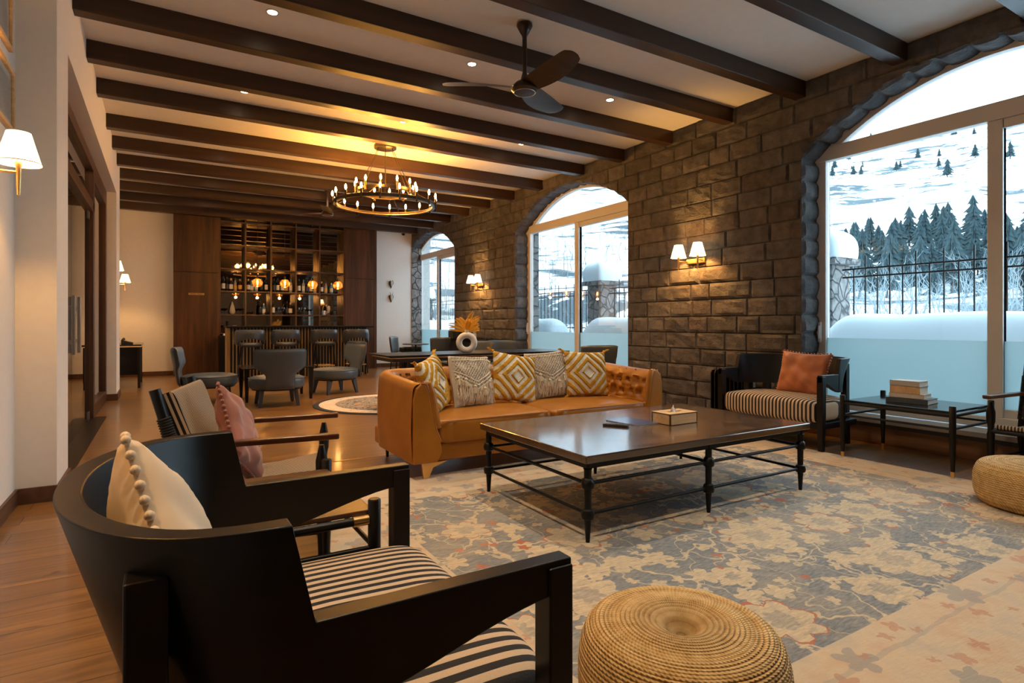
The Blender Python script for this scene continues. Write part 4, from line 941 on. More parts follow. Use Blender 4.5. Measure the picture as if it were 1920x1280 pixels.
# ================================================================ THE BAR
t = thing('bar_shelving', 'tall dark wooden bar shelving with mirrored bays', 'shelving', (1.12, 14.70, 0))
PX = [0, .535, 1.09, 1.65, 2.21, 2.81]; SZ = [1.37, 1.91, 2.43, 2.97, 3.50]
for i, x in enumerate(PX): obj('upright', MB().box((x - .018, 0, 0), (x + .018, .335, 3.56)), 'panel_wood', t)
for z in SZ: obj('shelf', MB().box((-.018, .002, z - .028), (2.828, .333, z)), 'panel_wood', t)
obj('mirror_back', MB().box((0, .325, .9), (2.81, .335, 3.55)), 'mirror', t); obj('lower_cabinet', MB().box((.02, .0, .08), (2.79, .32, .88)), 'panel_wood', t); obj('cabinet_top', MB().box((0, -.02, .88), (2.81, .33, .915)), 'black_glossy', t)
def slab_panel(label, x0, x1, seams=(2.30,)):
    t = thing('wood_panel', label, 'wall panel', (x0, 14.68, 0)); z = 0.0; prev = 0.0
    for s in list(seams) + [3.56]: obj('panel_board', MB().box((0, 0, prev + .004), (x1 - x0, .36, s - .004)), 'panel_wood', t, bevel=.002); prev = s
    return t
slab_panel('dark walnut wall panel left of the bar shelves, with a small gold plate', .21, 1.10); slab_panel('walnut wall panel right of the bar shelves', 3.95, 4.68)
tag(obj('edge_board', MB().box((4.69, 14.68, 0), (4.76, 15.04, 3.56)), 'panel_wood'), 'narrow vertical walnut board at the right edge of the panel wall', 'board')
tag(obj('header_board', MB().box((1.11, 14.72, 3.562), (3.94, 15.04, 3.725)), 'panel_wood'), 'walnut header board above the bar shelves', 'board')
t = thing('door_plate', 'small gold plate with engraved lettering on the left walnut panel', 'sign', (.65, 14.675, 1.815)); obj('plate', MB().box((-.155, -.006, -.022), (.155, .004, .022)), 'gold_strip', t)
m = MB(); x = -.115; r5 = random.Random(3)
while x < .115:
    if not -.012 < x < .012: m.box((x, -.0068, -.008), (x + .008, -.0058, .008)); 
    x += .0135
obj('lettering', m, 'panel_wood', t)
t = thing('bar_counter', 'long bar counter with black slatted front and dark top', 'bar counter', (1.12, 12.98, 0)); BL = 2.86
obj('counter_body', MB().box((0, .02, 0), (BL, .46, 1.07)), 'gold_strip' if 0 else simple('slat_backing', (.42, .29, .14), .5), t); obj('countertop', MB().box((-.03, -.14, 1.07), (BL + .12, .52, 1.11)), 'black_wood', t, bevel=.01)
m = MB(); x = .06
while x < BL: m.box((x, 0, .02), (x + .034, .021, 1.068)); x += .064
obj('slat_front', m, 'black_wood', t); obj('gold_edge_strip', MB().box((-.004, .0, .02), (.05, .024, 1.068)), 'gold_strip', t); obj('foot_plinth', MB().box((0, .03, 0), (BL, .05, .06)), 'black', t)
t = thing('coffee_machine', 'black coffee machine on the back counter at the left end of the bar', 'coffee machine', (1.42, 14.78, .917)); obj('machine_body', MB().box((-.13, -.12, 0), (.13, .16, .30)), 'black', t, bevel=.01); obj('spout', MB().box((-.04, -.16, .16), (.04, -.12, .20)), 'steel', t); obj('drip_tray', MB().box((-.11, -.19, 0), (.11, -.12, .025)), 'steel', t)
tag(obj('folded_napkins', MB().box((-.05, -.07, 0), (.05, .07, .012)).box((-.048, -.068, .013), (.05, .07, .026)).box((-.05, -.07, .027), (.046, .066, .045)), 'white_cloth', loc=(1.21, 14.35, .89)), 'white folded napkins at the left end of the bar', 'napkins')
tag(obj('service_ledge', MB().box((-.12, -.2, 0), (.12, .2, .89)), 'black_wood', loc=(1.20, 14.4, 0)), 'dark service ledge left of the bar counter', 'ledge')
# bottles and glassware
def bottle(label, loc, kind, par=None, grp='bottles on the bar shelves'):
    h, r, neck, sh, body, lab, cap = kind
    t = thing('bottle', label, 'bottle', loc, group=grp)
    obj('bottle_body', MB().lathe([(r * .9, 0), (r, .01), (r, sh), (r * .75, sh + .03), (neck, sh + .055), (neck, h - .02), (neck * 1.15, h - .018), (neck * 1.1, h)], 16), body, t, smooth=True)
    obj('bottle_label', MB().lathe([(r + .0008, sh * .25), (r + .001, sh * .27), (r + .001, sh * .82), (r + .0008, sh * .84)], 16), lab, t, smooth=True)
    obj('bottle_cap', MB().lathe([(neck * 1.2, h - .035), (neck * 1.25, h - .03), (neck * 1.25, h + .012), (neck * .9, h + .014)], 12), cap, t, smooth=True)
M['green_glass'] = simple('dark_green_bottle', (.006, .012, .006), .08); M['brown_glass'] = simple('brown_bottle', (.03, .010, .003), .08); M['gin_glass'] = simple('blue_bottle_glass', (.10, .25, .42), .08); M['pale_glass'] = simple('pale_bottle_glass', (.35, .36, .36), .1)
M['label_white'] = simple('white_label', (.70, .68, .62), .6); M['label_gold'] = simple('gold_label', (.65, .38, .08), .4); M['label_dark'] = simple('dark_label', (.03, .03, .05), .5)
K = {'wine': (.32, .038, .013, .20, 'green_glass', 'label_white', 'label_dark'), 'dark': (.31, .038, .013, .19, 'green_glass', 'label_dark', 'label_dark'), 'rum': (.27, .043, .014, .17, 'brown_glass', 'label_gold', 'label_gold'), 'gin': (.25, .040, .014, .155, 'gin_glass', 'label_white', 'steel'),
     'vodka': (.31, .037, .013, .20, 'pale_glass', 'label_white', 'gin_glass'), 'whisky': (.28, .042, .015, .18, 'brown_glass', 'label_white', 'label_gold'), 'tequila': (.29, .036, .016, .16, 'pale_glass', 'label_gold', 'black')}
desc = {'wine': 'white-labelled wine bottle', 'dark': 'dark bottle', 'rum': 'gold-labelled brown bottle', 'gin': 'pale blue bottle', 'vodka': 'tall clear bottle', 'whisky': 'white-labelled brown bottle', 'tequila': 'gold-labelled clear bottle'}
bay = ['leftmost', 'second', 'middle', 'fourth', 'rightmost']
up = [[('wine', .08), ('dark', .16), ('whisky', .24), ('tequila', .33), ('rum', .43)], [('whisky', .07), ('gin', .15), ('vodka', .24), ('dark', .36), ('wine', .46)], [('dark', .08), ('wine', .17), ('whisky', .27), ('rum', .36), ('vodka', .46)], [('wine', .09), ('vodka', .20), ('dark', .29), ('whisky', .38), ('tequila', .47)], [('whisky', .07), ('tequila', .18), ('gin', .31), ('dark', .43)]]
lo_ = [[], [('dark', .33), ('gin', .41)], [('wine', .06), ('dark', .38), ('whisky', .45)], [], []]
for shelf, zz, lst in (('upper shelf', 1.911, up), ('lower shelf', 1.371, lo_)):
    for b, items in enumerate(lst):
        for j, (k, dx) in enumerate(items):
            bottle('%s, %s from left on the %s, %s bay' % (desc[k], ['first', 'second', 'third', 'fourth', 'fifth'][j], shelf, bay[b]), (1.12 + PX[b] + dx, 14.82 + .03 * (j % 2), zz), K[k])
def glassware(label, loc, kind):
    prof = {'coupe': [(.033, 0), (.033, .003), (.004, .008), (.004, .085), (.03, .105), (.052, .135), (.050, .135), (.028, .108), (.002, .09)], 'wine': [(.033, 0), (.033, .003), (.004, .008), (.004, .08), (.03, .10), (.04, .14), (.032, .18), (.030, .18), (.036, .14), (.002, .09)],
            'tumbler': [(.033, 0), (.038, .10), (.035, .10), (.031, .006)], 'bowl': [(.02, 0), (.045, .02), (.066, .055), (.063, .055), (.04, .024)]}[kind]
    tag(obj('glass_' + kind, MB().lathe(prof, 20), 'clear_ware', smooth=True, loc=loc), label, 'glass', 'glassware on the lower bar shelf')
for b, k, xs in ((0, 'coupe', (.06, .13, .40, .47)), (1, 'bowl', (.12, .47)), (2, 'wine', (.17, .23, .29)), (3, 'wine', (.07, .14, .21)), (3, 'coupe', (.29, .37)), (4, 'tumbler', (.07, .40))):
    for j, dx in enumerate(xs): glassware('clear %s glass, %s from left among its kind, lower shelf, %s bay' % (k, ['first', 'second', 'third', 'fourth'][j], bay[b]), (1.12 + PX[b] + dx, 14.80 + .04 * (j % 2), 1.371), k)
tag(obj('cone_ornament', MB().lathe([(.02, 0), (.055, .03), (.062, .08), (.045, .17), (.018, .26), (.004, .30)], 12), 'bone', loc=(1.12 + .27, 14.86, 1.371), smooth=True), 'pale ribbed cone ornament between the glasses, leftmost bay', 'ornament')
t = thing('head_ornament', 'pale abstract head ornament on the lower shelf of the rightmost bay', 'ornament', (1.12 + PX[4] + .24, 14.84, 1.371)); obj('stand', MB().lathe([(.03, 0), (.03, .01), (.008, .015), (.012, .06)], 12), 'black', t, smooth=True)
obj('head', MB().lathe([(.015, .05), (.035, .075), (.048, .13), (.052, .17), (.042, .215), (.015, .235)], 18, Matrix.Scale(.85, 4, (1, 0, 0))), 'bone', t, smooth=True)
t = thing('beer_mug', 'steel beer mug left of the head ornament', 'mug', (1.12 + PX[4] + .13, 14.82, 1.371)); obj('mug_body', MB().lathe([(.036, 0), (.038, .11), (.034, .11), (.032, .01)], 18), 'steel', t, smooth=True); obj('handle', MB().tube([(.036, 0, .09), (.065, 0, .085), (.068, 0, .04), (.037, 0, .025)], .006, 8), 'steel', t, smooth=True)

# ---- bar stools (face +Y towards the bar)
t = thing('bar_stool', 'x', 'bar stool', (0, 0, 0), group='bar stools at the counter')
obj('seat', MB().grid(lambda u, v: (.215 * math.copysign(abs(math.cos(2 * PI * u)) ** .8, math.cos(2 * PI * u)) * (math.cos(PI * (v - .5)) ** .3 if 0 < v < 1 else 0), .20 * math.copysign(abs(math.sin(2 * PI * u)) ** .8, math.sin(2 * PI * u)) * (math.cos(PI * (v - .5)) ** .3 if 0 < v < 1 else 0), .735 + .045 * math.sin(PI * (v - .5))), 36, 10, cu=True), 'grey_dark', t, smooth=True)
def stool_back():
    mb = MB(); N = 49
    def P(a, z, r): return (r * 1.02 * math.cos(a), r * math.sin(a) * .92 + .02, z)
    for k in range(N):
        q = -1 + 2 * k / (N - 1); a = -PI / 2 + q * 1.95; top = 1.035 - .06 * abs(q) ** 4 - .23 * max(0, abs(q) - .82) / .18 * 1
        lo = .745 if abs(q) > .56 else .745 + .11 * math.sqrt(max(0, 1 - (abs(q) / .56) ** 2)); top = max(top, lo + .03)
        r0, r1 = .235, .27
        for r, z in ((r1, lo), (r1 + .012, (lo + top) / 2), (r1, top - .015), ((r0 + r1) / 2, top), (r0, top - .015), (r0 - .006, (lo + top) / 2), (r0, lo)): mb.v.append(P(a, z, r))
    for k in range(N - 1):
        for j in range(7): mb.f.append([k * 7 + j, k * 7 + (j + 1) % 7, (k + 1) * 7 + (j + 1) % 7, (k + 1) * 7 + j])
    mb.f.append(list(range(7))); mb.f.append([(N - 1) * 7 + j for j in range(6, -1, -1)]); return mb
obj('backrest', stool_back(), 'grey_dark', t, smooth=True)
for sx in (-1, 1):
    for sy in (-1, 1):
        l = obj('leg', MB().tube([(sx * .15, sy * .14, .70), (sx * .20, sy * .19, .085)], [.017, .012], 10), 'black_wood', t, smooth=True); obj('brass_foot', MB().tube([(sx * .20, sy * .19, .085), (sx * .207, sy * .197, 0)], [.0125, .010], 10), 'brass', l, smooth=True)
obj('footrest', MB().tube([(-.185, -.175, .28), (.185, -.175, .28), (.185, .175, .28), (-.185, .175, .28)], .010, 8, closed=True, square=True), 'brass', t)
for i, x in enumerate((1.49, 2.16, 2.93, 3.60)):
    lab = 'blue-grey bar stool with cut-out back, %s from the left at the bar' % ['first', 'second', 'third', 'fourth'][i]
    if i == 0: t.location = (x, 12.52, 0); t['label'] = lab; st0 = t
    else: dup(st0, (x, 12.52, 0), None, lab)

# ---- lounge chairs (face +X)
t = thing('lounge_chair', 'x', 'lounge chair', group='round-seat lounge chairs around the low table')
def rs(u, v):
    a = 2 * PI * u; b = PI * (v - .5); c = max(math.cos(b), 0) ** .35; return (.375 * c * math.cos(a), .375 * c * math.sin(a), .322 + .098 * math.copysign(abs(math.sin(b)) ** .5, math.sin(b)))
s_ = obj('seat', MB().grid(rs, 56, 18, cu=True), 'grey_leather', t, smooth=True)
obj('piping', MB().tube([(.372 * math.cos(2 * PI * k / 48), .372 * math.sin(2 * PI * k / 48), .388) for k in range(48)], .005, 6, closed=True), 'grey_leather', s_, smooth=True)
def lb(u, v, s):      # v height, u across: wide top, narrow waist
    z = .25 + .56 * v; w_ = .19 + .155 * smooth01((z - .43) / .16); w_ *= 1 - .10 * max(0, (v - .93) / .07) ** 2
    y = (2 * u - 1) * w_; x = -.385 - .10 * v + .13 * (y / .4) ** 2 + s * .028 * (1 - abs(2 * u - 1) ** 6) * (1 - abs(2 * v - 1) ** 14); return (x, y, z)
b = MB(); b.grid(lambda u, v: lb(u, v, 1), 25, 25); b.grid(lambda u, v: lb(u, v, -1), 25, 25); o = obj('backrest', b, 'grey_leather', t, smooth=True); m = o.modifiers.new('weld', 'WELD'); m.merge_threshold = .003
obj('seat_base', MB().lathe([(.33, .225), (.34, .25), (.32, .262)], 36), 'black_wood', t, smooth=True)
for sx in (-1, 1):
    for sy in (-1, 1):
        q = MB(); x, y = sx * .22, sy * .22; q.add([(x + sx * .04 - .018, y + sy * .03 - .022, 0), (x + sx * .04 + .018, y + sy * .03 - .022, 0), (x + sx * .04 + .018, y + sy * .03 + .022, 0), (x + sx * .04 - .018, y + sy * .03 + .022, 0), (x - .04, y - .028, .235), (x + .04, y - .028, .235), (x + .04, y + .028, .235), (x - .04, y + .028, .235)], [(0, 3, 2, 1), (4, 5, 6, 7), (0, 1, 5, 4), (1, 2, 6, 5), (2, 3, 7, 6), (3, 0, 4, 7)])
        obj('leg', q, 'grey_dark', t, bevel=.004)
lc0 = t
t.location = (1.40, 8.82, 0); t.rotation_euler = (0, 0, R_(88)); t['label'] = 'blue-grey lounge chair seen from behind, middle of the three'
dup(lc0, (.60, 9.62, 0), R_(-8), 'blue-grey lounge chair on the left of the low table, back to the wall'); dup(lc0, (2.48, 9.85, 0), R_(195), 'blue-grey lounge chair on the right of the low table')
t = thing('low_table', 'low dark glossy table between the three lounge chairs', 'table', (1.51, 9.62, 0)); obj('tabletop', MB().box((-.5, -.42, .48), (.5, .42, .50)), 'black_glossy', t, bevel=.008)
for k in range(4): a = PI / 4 + k * PI / 2; obj('leg', MB().add([(.64 * math.cos(a) + dx * .018, .5 * math.sin(a) + dy * .018, 0) for dx, dy in ((-1, -1), (1, -1), (1, 1), (-1, 1))] + [(.64 * math.cos(a) + dx * .035, .5 * math.sin(a) + dy * .035, .48) for dx, dy in ((-1, -1), (1, -1), (1, 1), (-1, 1))], [(0, 3, 2, 1), (4, 5, 6, 7), (0, 1, 5, 4), (1, 2, 6, 5), (2, 3, 7, 6), (3, 0, 4, 7)]), 'black_wood', t)

# ---- long table behind the sofa, vase, dining chairs
t = thing('long_table', 'long dark dining table with a thin wooden edge behind the sofa', 'table', (2.42, 6.98, 0)); LW, LD = 2.80, .85
obj('tabletop', MB().box((0, 0, .732), (LW, LD, .75)), 'black_wood', t, bevel=.003); obj('wood_edge', MB().box((.04, .03, .708), (LW - .04, LD - .03, .722)), 'light_wood', t); obj('under_frame', MB().box((.08, .07, .66), (LW - .08, LD - .07, .706)), 'black', t)
for x in (.55, LW - .4):
    for y in (.12, LD - .12): obj('leg', MB().box((x - .025, y - .025, 0), (x + .025, y + .025, .66)), 'black', t)
t = thing('ring_vase', 'off-white ring-shaped ceramic vase on the long table', 'vase', (3.62, 7.22, .75))
def donut(u, v):
    a = 2 * PI * u; b = 2 * PI * v; Rr = .104; q = .043; x = (Rr + q * math.cos(b)) * math.cos(a); z = (Rr + q * math.cos(b)) * math.sin(a); y = .045 * math.sin(b); z = max(z + .140, 0.0)
    return (x, y, z)
m = MB().grid(donut, 60, 24, cu=True, cv=True); vb = obj('vase_body', m, 'ceramic', t, smooth=True); obj('vase_neck', MB().lathe([(.030, .265), (.027, .29), (.028, .318), (.024, .318), (.022, .28)], 24), 'ceramic', t, smooth=True)
t.rotation_euler = (0, 0, R_(-27))
t = thing('dried_fern', 'golden dried fern fronds standing in the ring vase', 'dried plant', (3.62, 7.22, 1.04), R_(-27)); rr = random.Random(8)
for k in range(11):
    az = [-.3, .2, 2.9, 3.3, .0, 2.6, .5, -.5, 3.0, 1.3, -1.2][k]; el = [1.25, 1.0, .9, .55, .62, 1.15, .8, .35, .25, 1.2, 1.0][k]; L = [.30, .29, .24, .27, .20, .24, .27, .20, .24, .22, .18][k]
    pts = []; p = Vector((0, 0, -.02)); e = el + .35
    for j in range(15):
        pts.append(p.copy()); p = p + Vector((math.cos(az) * math.cos(e), math.sin(az) * math.cos(e) * .6, math.sin(e))) * (L / 14); e -= (.9 if k % 2 else .7) / 14
    m = MB(); m.tube([tuple(q) for q in pts], [.0022 * (1 - j / 16) + .0006 for j in range(15)], 5)
    for j in range(3, 15):
        q = pts[j]; d = (pts[min(j + 1, 14)] - pts[j - 1]).normalized(); sd = d.cross(Vector((0, 1, 0))).normalized(); ln = .043 * math.sin(PI * (j - 1.5) / 14) ** .7
        for s in (-1, 1):
            for h2 in (0, .33, .66):
                o_ = q + d * h2 * L / 14; tip = o_ + sd * s * ln + d * ln * .45 + Vector((0, (rr.random() - .5) * .015, 0)); mid = (o_ + tip) / 2; wv = d * .0036
                m.add([tuple(o_), tuple(mid + wv), tuple(tip), tuple(mid - wv)], [(0, 1, 2, 3)])
    obj('frond', m, 'fern', t, fix=False)
t = thing('dining_chair', 'x', 'dining chair', group='grey dining chairs by the windows')
def dback(u, v, s):
    y = (2 * u - 1) * (.235 + .03 * v); z = .50 + .37 * v; e = max(abs(2 * u - 1), abs(2 * v - 1)); x = -.22 - .05 * v + .09 * (y / .25) ** 2 + s * .016 * (1 - e ** 8)
    z -= .02 * abs(2 * u - 1) ** 6 * (1 if v > .5 else -1); return (x, y, z)
b = MB(); b.grid(lambda u, v: dback(u, v, 1), 21, 15); b.grid(lambda u, v: dback(u, v, -1), 21, 15); o = obj('backrest', b, 'grey_leather', t, smooth=True); m = o.modifiers.new('weld', 'WELD'); m.merge_threshold = .003
obj('seat', MB().box((-.22, -.24, .42), (.24, .24, .49)), 'grey_leather', t, bevel=.03, seg=3, smooth=True)
for sx in (-1, 1):
    for sy in (-1, 1): obj('leg', MB().tube([(sx * .17, sy * .18, .42), (sx * .21, sy * .21, 0)], [.016, .010], 8), 'black_wood', t, smooth=True)
dc0 = t; t.location = (4.58, 12.35, 0); t.rotation_euler = (0, 0, R_(-38)); t['label'] = 'blue-grey chair in the far right corner in front of the white wall'
dup(dc0, (4.97, 11.35, 0), R_(100), 'dark-backed chair with its back to the camera in front of the far window'); dup(dc0, (4.33, 8.35, 0), R_(200), 'chair right of the vase, tucked in at the far side of the long table')
dup(dc0, (4.97, 8.55, 0), R_(-112), 'pale blue-lit chair at the far side of the long table before the middle window'); dup(dc0, (5.02, 6.15, 0), R_(72), 'dark chair with its back to the camera at the right end of the long table')
t = thing('cafe_table', 'small round black table between the two far corner chairs', 'table', (4.72, 11.88, 0)); obj('tabletop', MB().lathe([(.28, .70), (.29, .71), (.28, .72), (0, .72)], 28), 'black', t, smooth=True); obj('stem', MB().lathe([(.2, 0), (.2, .015), (.02, .03), (.02, .70)], 16), 'black', t, smooth=True)
# ---- console at the stone wall
t = thing('wall_console', 'narrow black console shelf against the stone wall', 'console', (5.42, 9.75, 0)); obj('console_top', MB().box((0, 0, .79), (.38, 2.2, .83)), 'black_glossy', t); obj('console_body', MB().box((.05, .06, .0), (.37, 2.14, .79)), 'black', t); obj('metal_strip', MB().box((-.004, .12, .765), (.0, .75, .785)), 'steel', t)
t = thing('speaker_box', 'small grey box with a white mark on the black console', 'box', (5.60, 11.82, .832)); obj('case', MB().box((-.10, -.07, 0), (.10, .07, .17)), 'grey_dark', t, bevel=.004)
tag(obj('black_box', MB().box((-.12, -.16, 0), (.12, .16, .16)), 'black', loc=(5.60, 11.45, .832), bevel=.006), 'black box beside the small grey box on the console', 'box')
bottle('clear bottle standing alone on the black console', (5.58, 10.75, .832), (.26, .04, .015, .14, 'pale_glass', 'label_white', 'black'), grp=None)
# ---- oil radiators
def radiator(label, loc, rz):
    t = thing('oil_radiator', label, 'radiator', loc, rz)
    for k in range(9):
        x = -.20 + k * .05; obj('radiator_fin', MB().prism([(-.075, .08), (-.075, .58), (-.055, .61), (.055, .61), (.075, .58), (.075, .08), (.05, .06), (-.05, .06)], 0, x - .005, x + .005), 'shelf_black', t)
    for z, q in ((.12, .03), (.56, .025)): obj('core_pipe', MB().tube([(-.22, 0, z), (.22, 0, z)], q, 12), 'shelf_black', t, smooth=True)
    obj('control_box', MB().box((-.29, -.08, .06), (-.215, .08, .60)), 'shelf_black', t, bevel=.015); obj('control_panel', MB().box((-.292, -.05, .44), (-.289, .0, .50)), 'label_white', t)
    for x in (-.2, .2): obj('foot_bracket', MB().box((x - .02, -.12, .03), (x + .02, .12, .06)).tube([(x, -.12, .022), (x + .01, -.12, .022)], .02, 8).tube([(x, .12, .022), (x + .01, .12, .022)], .02, 8), 'black', t)
radiator('black oil radiator against the stone wall behind the window armchair', (5.62, 4.44, 0), R_(95)); radiator('black oil radiator far back left of the ring vase', (5.05, 12.95, 0), R_(0))
# ---- desk with phone in the far left alcove
t = thing('telephone_desk', 'dark desk with a light-edged top against the far left wall', 'desk', (-.78, 12.35, 0)); obj('desktop', MB().box((0, 0, .755), (.46, 1.35, .78)), 'black_glossy', t); obj('top_edge', MB().box((.0, .0, .735), (.462, 1.352, .753)), 'light_wood', t); obj('drawer_body', MB().box((.02, .3, .22), (.40, 1.3, .733)), 'black_wood', t); obj('hanging_cloth', MB().grid(lambda u, v: (.44 + .012 * math.sin(u * 40), .08 + .24 * u, .12 + .61 * v), 40, 6), 'black_cloth', t, smooth=True, fix=False)
for y in (.03, 1.28): obj('leg', MB().box((.40, y, 0), (.44, y + .04, .733)), 'black_wood', t)
t = thing('telephone', 'black desk telephone on the far left desk', 'telephone', (-.56, 12.72, .781)); obj('phone_base', MB().prism([(-.08, 0), (.10, 0), (.10, .03), (-.08, .08)], 1, -.09, .09), 'black', t, bevel=.006); obj('handset', MB().box((-.07, -.10, .075), (-.02, -.04, .10)).box((-.07, .04, .075), (-.02, .10, .10)).box((-.06, -.08, .09), (-.03, .08, .115)), 'black', t, bevel=.01)
t = thing('figurine', 'small dark figurine behind the telephone', 'ornament', (-.70, 12.95, .781)); obj('figure', MB().lathe([(.035, 0), (.02, .03), (.028, .09), (.012, .14), (.022, .17), (.004, .20)], 12), 'horn', t, smooth=True)
# ---- framed prints on the left wall
def picture(label, y0, y1, z0, z1):
    t = thing('framed_print', label, 'picture', (-.80, (y0 + y1) / 2, (z0 + z1) / 2)); a, b = (y1 - y0) / 2, (z1 - z0) / 2; fw = .028
    obj('frame', MB().box((0.001, -a, -b), (.022, a, -b + fw)).box((0.001, -a, b - fw), (.022, a, b)).box((0.001, -a, -b + fw), (.022, -a + fw, b - fw)).box((0.001, a - fw, -b + fw), (.022, a, b - fw)), 'light_wood' if y0 < 8 else 'door_wood', t, bevel=.002)
    obj('mount', MB().box((.002, -a + fw, -b + fw), (.006, a - fw, b - fw)), 'paper', t); obj('print', MB().box((.0062, -a + fw + .04, -b + fw + .04), (.0068, a - fw - .04, b - fw - .04)), 'ash', t); obj('glazing', MB().box((.0095, -a + fw, -b + fw), (.011, a - fw, b - fw)), 'glass', t)
picture('wood-framed grey print, the lower of two on the near left wall', 4.10, 4.66, 2.32, 2.70); picture('wood-framed grey print, the upper of two on the near left wall', 4.06, 4.60, 2.80, 3.25)
for i, (y, z0, z1, w_) in enumerate(((12.9, 2.62, 3.02, 'top'), (12.9, 2.15, 2.52, 'second'), (12.9, 1.32, 1.70, 'lowest'))): picture('small dark-framed print on the far left wall, %s of three above one another' % w_, y - .2, y + .2, z0, z1)
# ---- antler trophies, camera
for lab, z, hl in (('small skull trophy with short horns, upper of the two on the white wall', 2.22, .06), ('small skull trophy with longer horns, lower of the two on the white wall', 1.84, .11)):
    t = thing('skull_trophy', lab, 'trophy', (5.27, YB - .002, z)); obj('shield', MB().prism([(0, -.12), (.065, .02), (.06, .08), (-.06, .08), (-.065, .02)], 1, -.022, 0), 'horn', t, bevel=.004)
    obj('skull', MB().lathe([(.012, -.06), (.022, -.03), (.034, .03), (.03, .065), (.01, .08)], 12, Matrix.Translation((0, -.045, 0))), 'bone', t, smooth=True)
    for s in (-1, 1): obj('horn', MB().tube([(s * .02, -.045, .06), (s * .03, -.05, .06 + hl * .5), (s * .045, -.045, .06 + hl)], [.008, .006, .002], 8), 'horn', t, smooth=True)
t = thing('security_camera', 'small dark dome camera high in the far right corner', 'camera', (5.60, YB - .06, 3.60)); obj('mount', MB().box((-.04, .0, -.02), (.04, .058, .05)), 'frame_white', t); obj('dome', MB().lathe([(.045, 0), (.045, -.02), (.03, -.05), (.005, -.06)], 18), 'black_glossy', t, smooth=True)

# ================================================================ OUTSIDE
def sm(a, b, x): return smooth01((x - a) / (b - a))
def terrain(x, y):
    r = math.hypot(x, y); th = math.degrees(math.atan2(y, x))
    z = -1.2 * sm(10, 30, r)
    if r > 40: z += 98 * ((min(r, 360) - 40) / 320) ** 1.2 * (1 + .42 * sm(28, 45, th)) - max(0, r - 360) * .3
    z += (noise.noise(Vector((x * .02, y * .02, 3))) * 6 + noise.noise(Vector((x * .07, y * .07, 1))) * 2.2) * sm(45, 120, r)
    # stepped terraces
    if r > 120: st = 4.5; f = (z / st) % 1; z += (smooth01((f - .35) / .3) - f) * st * .55 * sm(120, 170, r)
    return z
mb = MB(); NA, NR = 150, 170
def tp(u, v):
    a = R_(-12 + 104 * u); r = 12 + 410 * v ** 1.5; return (r * math.cos(a), r * math.sin(a), terrain(r * math.cos(a), r * math.sin(a)))
mb.grid(tp, NA, NR); o = obj('snowy_hillside', mb, 'slope', smooth=True, fix=False); o['kind'] = 'structure'
o = obj('terrace_ground', MB().grid(lambda u, v: (6.35 + 14 * u, -8 + 45 * v, .0 - .3 * u + .05 * noise.noise(Vector((u * 20, v * 40, 0)))), 30, 70), 'snow', smooth=True, fix=False); o['kind'] = 'structure'
# outer face of the building; height and unseen eave added to block sky
w = MB(); yy = -6.0
for cy, hw in WIN: w.box((6.21, yy, 0), (6.42, cy - hw - .02, 3.75)); yy = cy + hw + .02
w.box((6.21, yy, 0), (6.42, 16.5, 3.75)); w.box((6.21, -6, 3.6), (6.42, 16.5, 8.5)); w.box((6.21, -6, 4.1), (7.7, 16.5, 4.25))
struct('wall_exterior', w, 'rubble')
def conifer(seed):
    rr = random.Random(seed); fo = MB(); L = 9
    for k in range(L):
        z0 = .14 + .82 * k / L; r0 = .235 * (1 - k / L) ** .85 + .02; n = 11; base = len(fo.v)
        for i in range(n):
            a = 2 * PI * i / n + rr.random() * .4; r = r0 * (.6 + .7 * rr.random()); fo.v.append((r * math.cos(a), r * math.sin(a), z0 - .04 * rr.random()))
            fo.v.append((r * .35 * math.cos(a + .28), r * .35 * math.sin(a + .28), z0 + .035))
        top = len(fo.v); fo.v.append((0, 0, min(1.0, z0 + .20)))
        for i in range(2 * n): fo.f.append([base + i, base + (i + 1) % (2 * n), top])
    return fo
protos = []
for k in range(3):
    t = thing('conifer_tree', 'dark conifer standing in the belt of trees on the snowy slope', 'tree', group='conifers on the slope'); obj('foliage', conifer(k), 'bushes', t, fix=False); obj('trunk', MB().lathe([(.022, -.05), (.018, .2), (.006, .9)], 6), 'bark', t); protos.append([t, False])
rr = random.Random(12)
PLANTED = []
def plant(th, r, h, lab, k):
    for _ in range(30):
        x, y = r * math.cos(R_(th)), r * math.sin(R_(th))
        if all(math.hypot(x - a, y - b) > .30 * (h + c) * .75 for a, b, c in PLANTED): break
        th += rr.uniform(-.9, .9); r *= rr.uniform(.97, 1.04)
    PLANTED.append((x, y, h)); x, y = r * math.cos(R_(th)), r * math.sin(R_(th)); p = protos[k % 3]
    if not p[1]: q = p[0]; p[1] = True
    else: q = dup(p[0])
    q.location = (x, y, terrain(x, y) - .1); q.scale = (h * (1 + .3 * rr.random()), h * (1 + .3 * rr.random()), h); q.rotation_euler = (0, 0, rr.random() * 6); q['label'] = lab
    return q
for k in range(96):
    th = 12.5 + 16.5 * rr.random(); r = 66 + 34 * rr.random() ** 1.2; plant(th, r, 2.7 + 3.2 * rr.random(), 'dark conifer in the belt of trees seen through the large window', k)
for k in range(46):
    th = 12 + 19 * rr.random(); r = 210 + 140 * rr.random(); plant(th, r, 2.5 + 3.5 * rr.random(), 'tiny lone conifer high on the snowy slope above the tree belt', k)
for k in range(16):
    th = 54.5 + 3.5 * rr.random(); r = 120 + 50 * rr.random(); plant(th, r, 4 + 5 * rr.random(), 'dark conifer in the clump at the left edge of the middle window', k)
for k in range(26):
    th = 63.5 + 5 * rr.random(); r = 120 + 110 * rr.random(); plant(th, r, 4 + 5 * rr.random(), 'dark conifer seen through the far arched window', k)
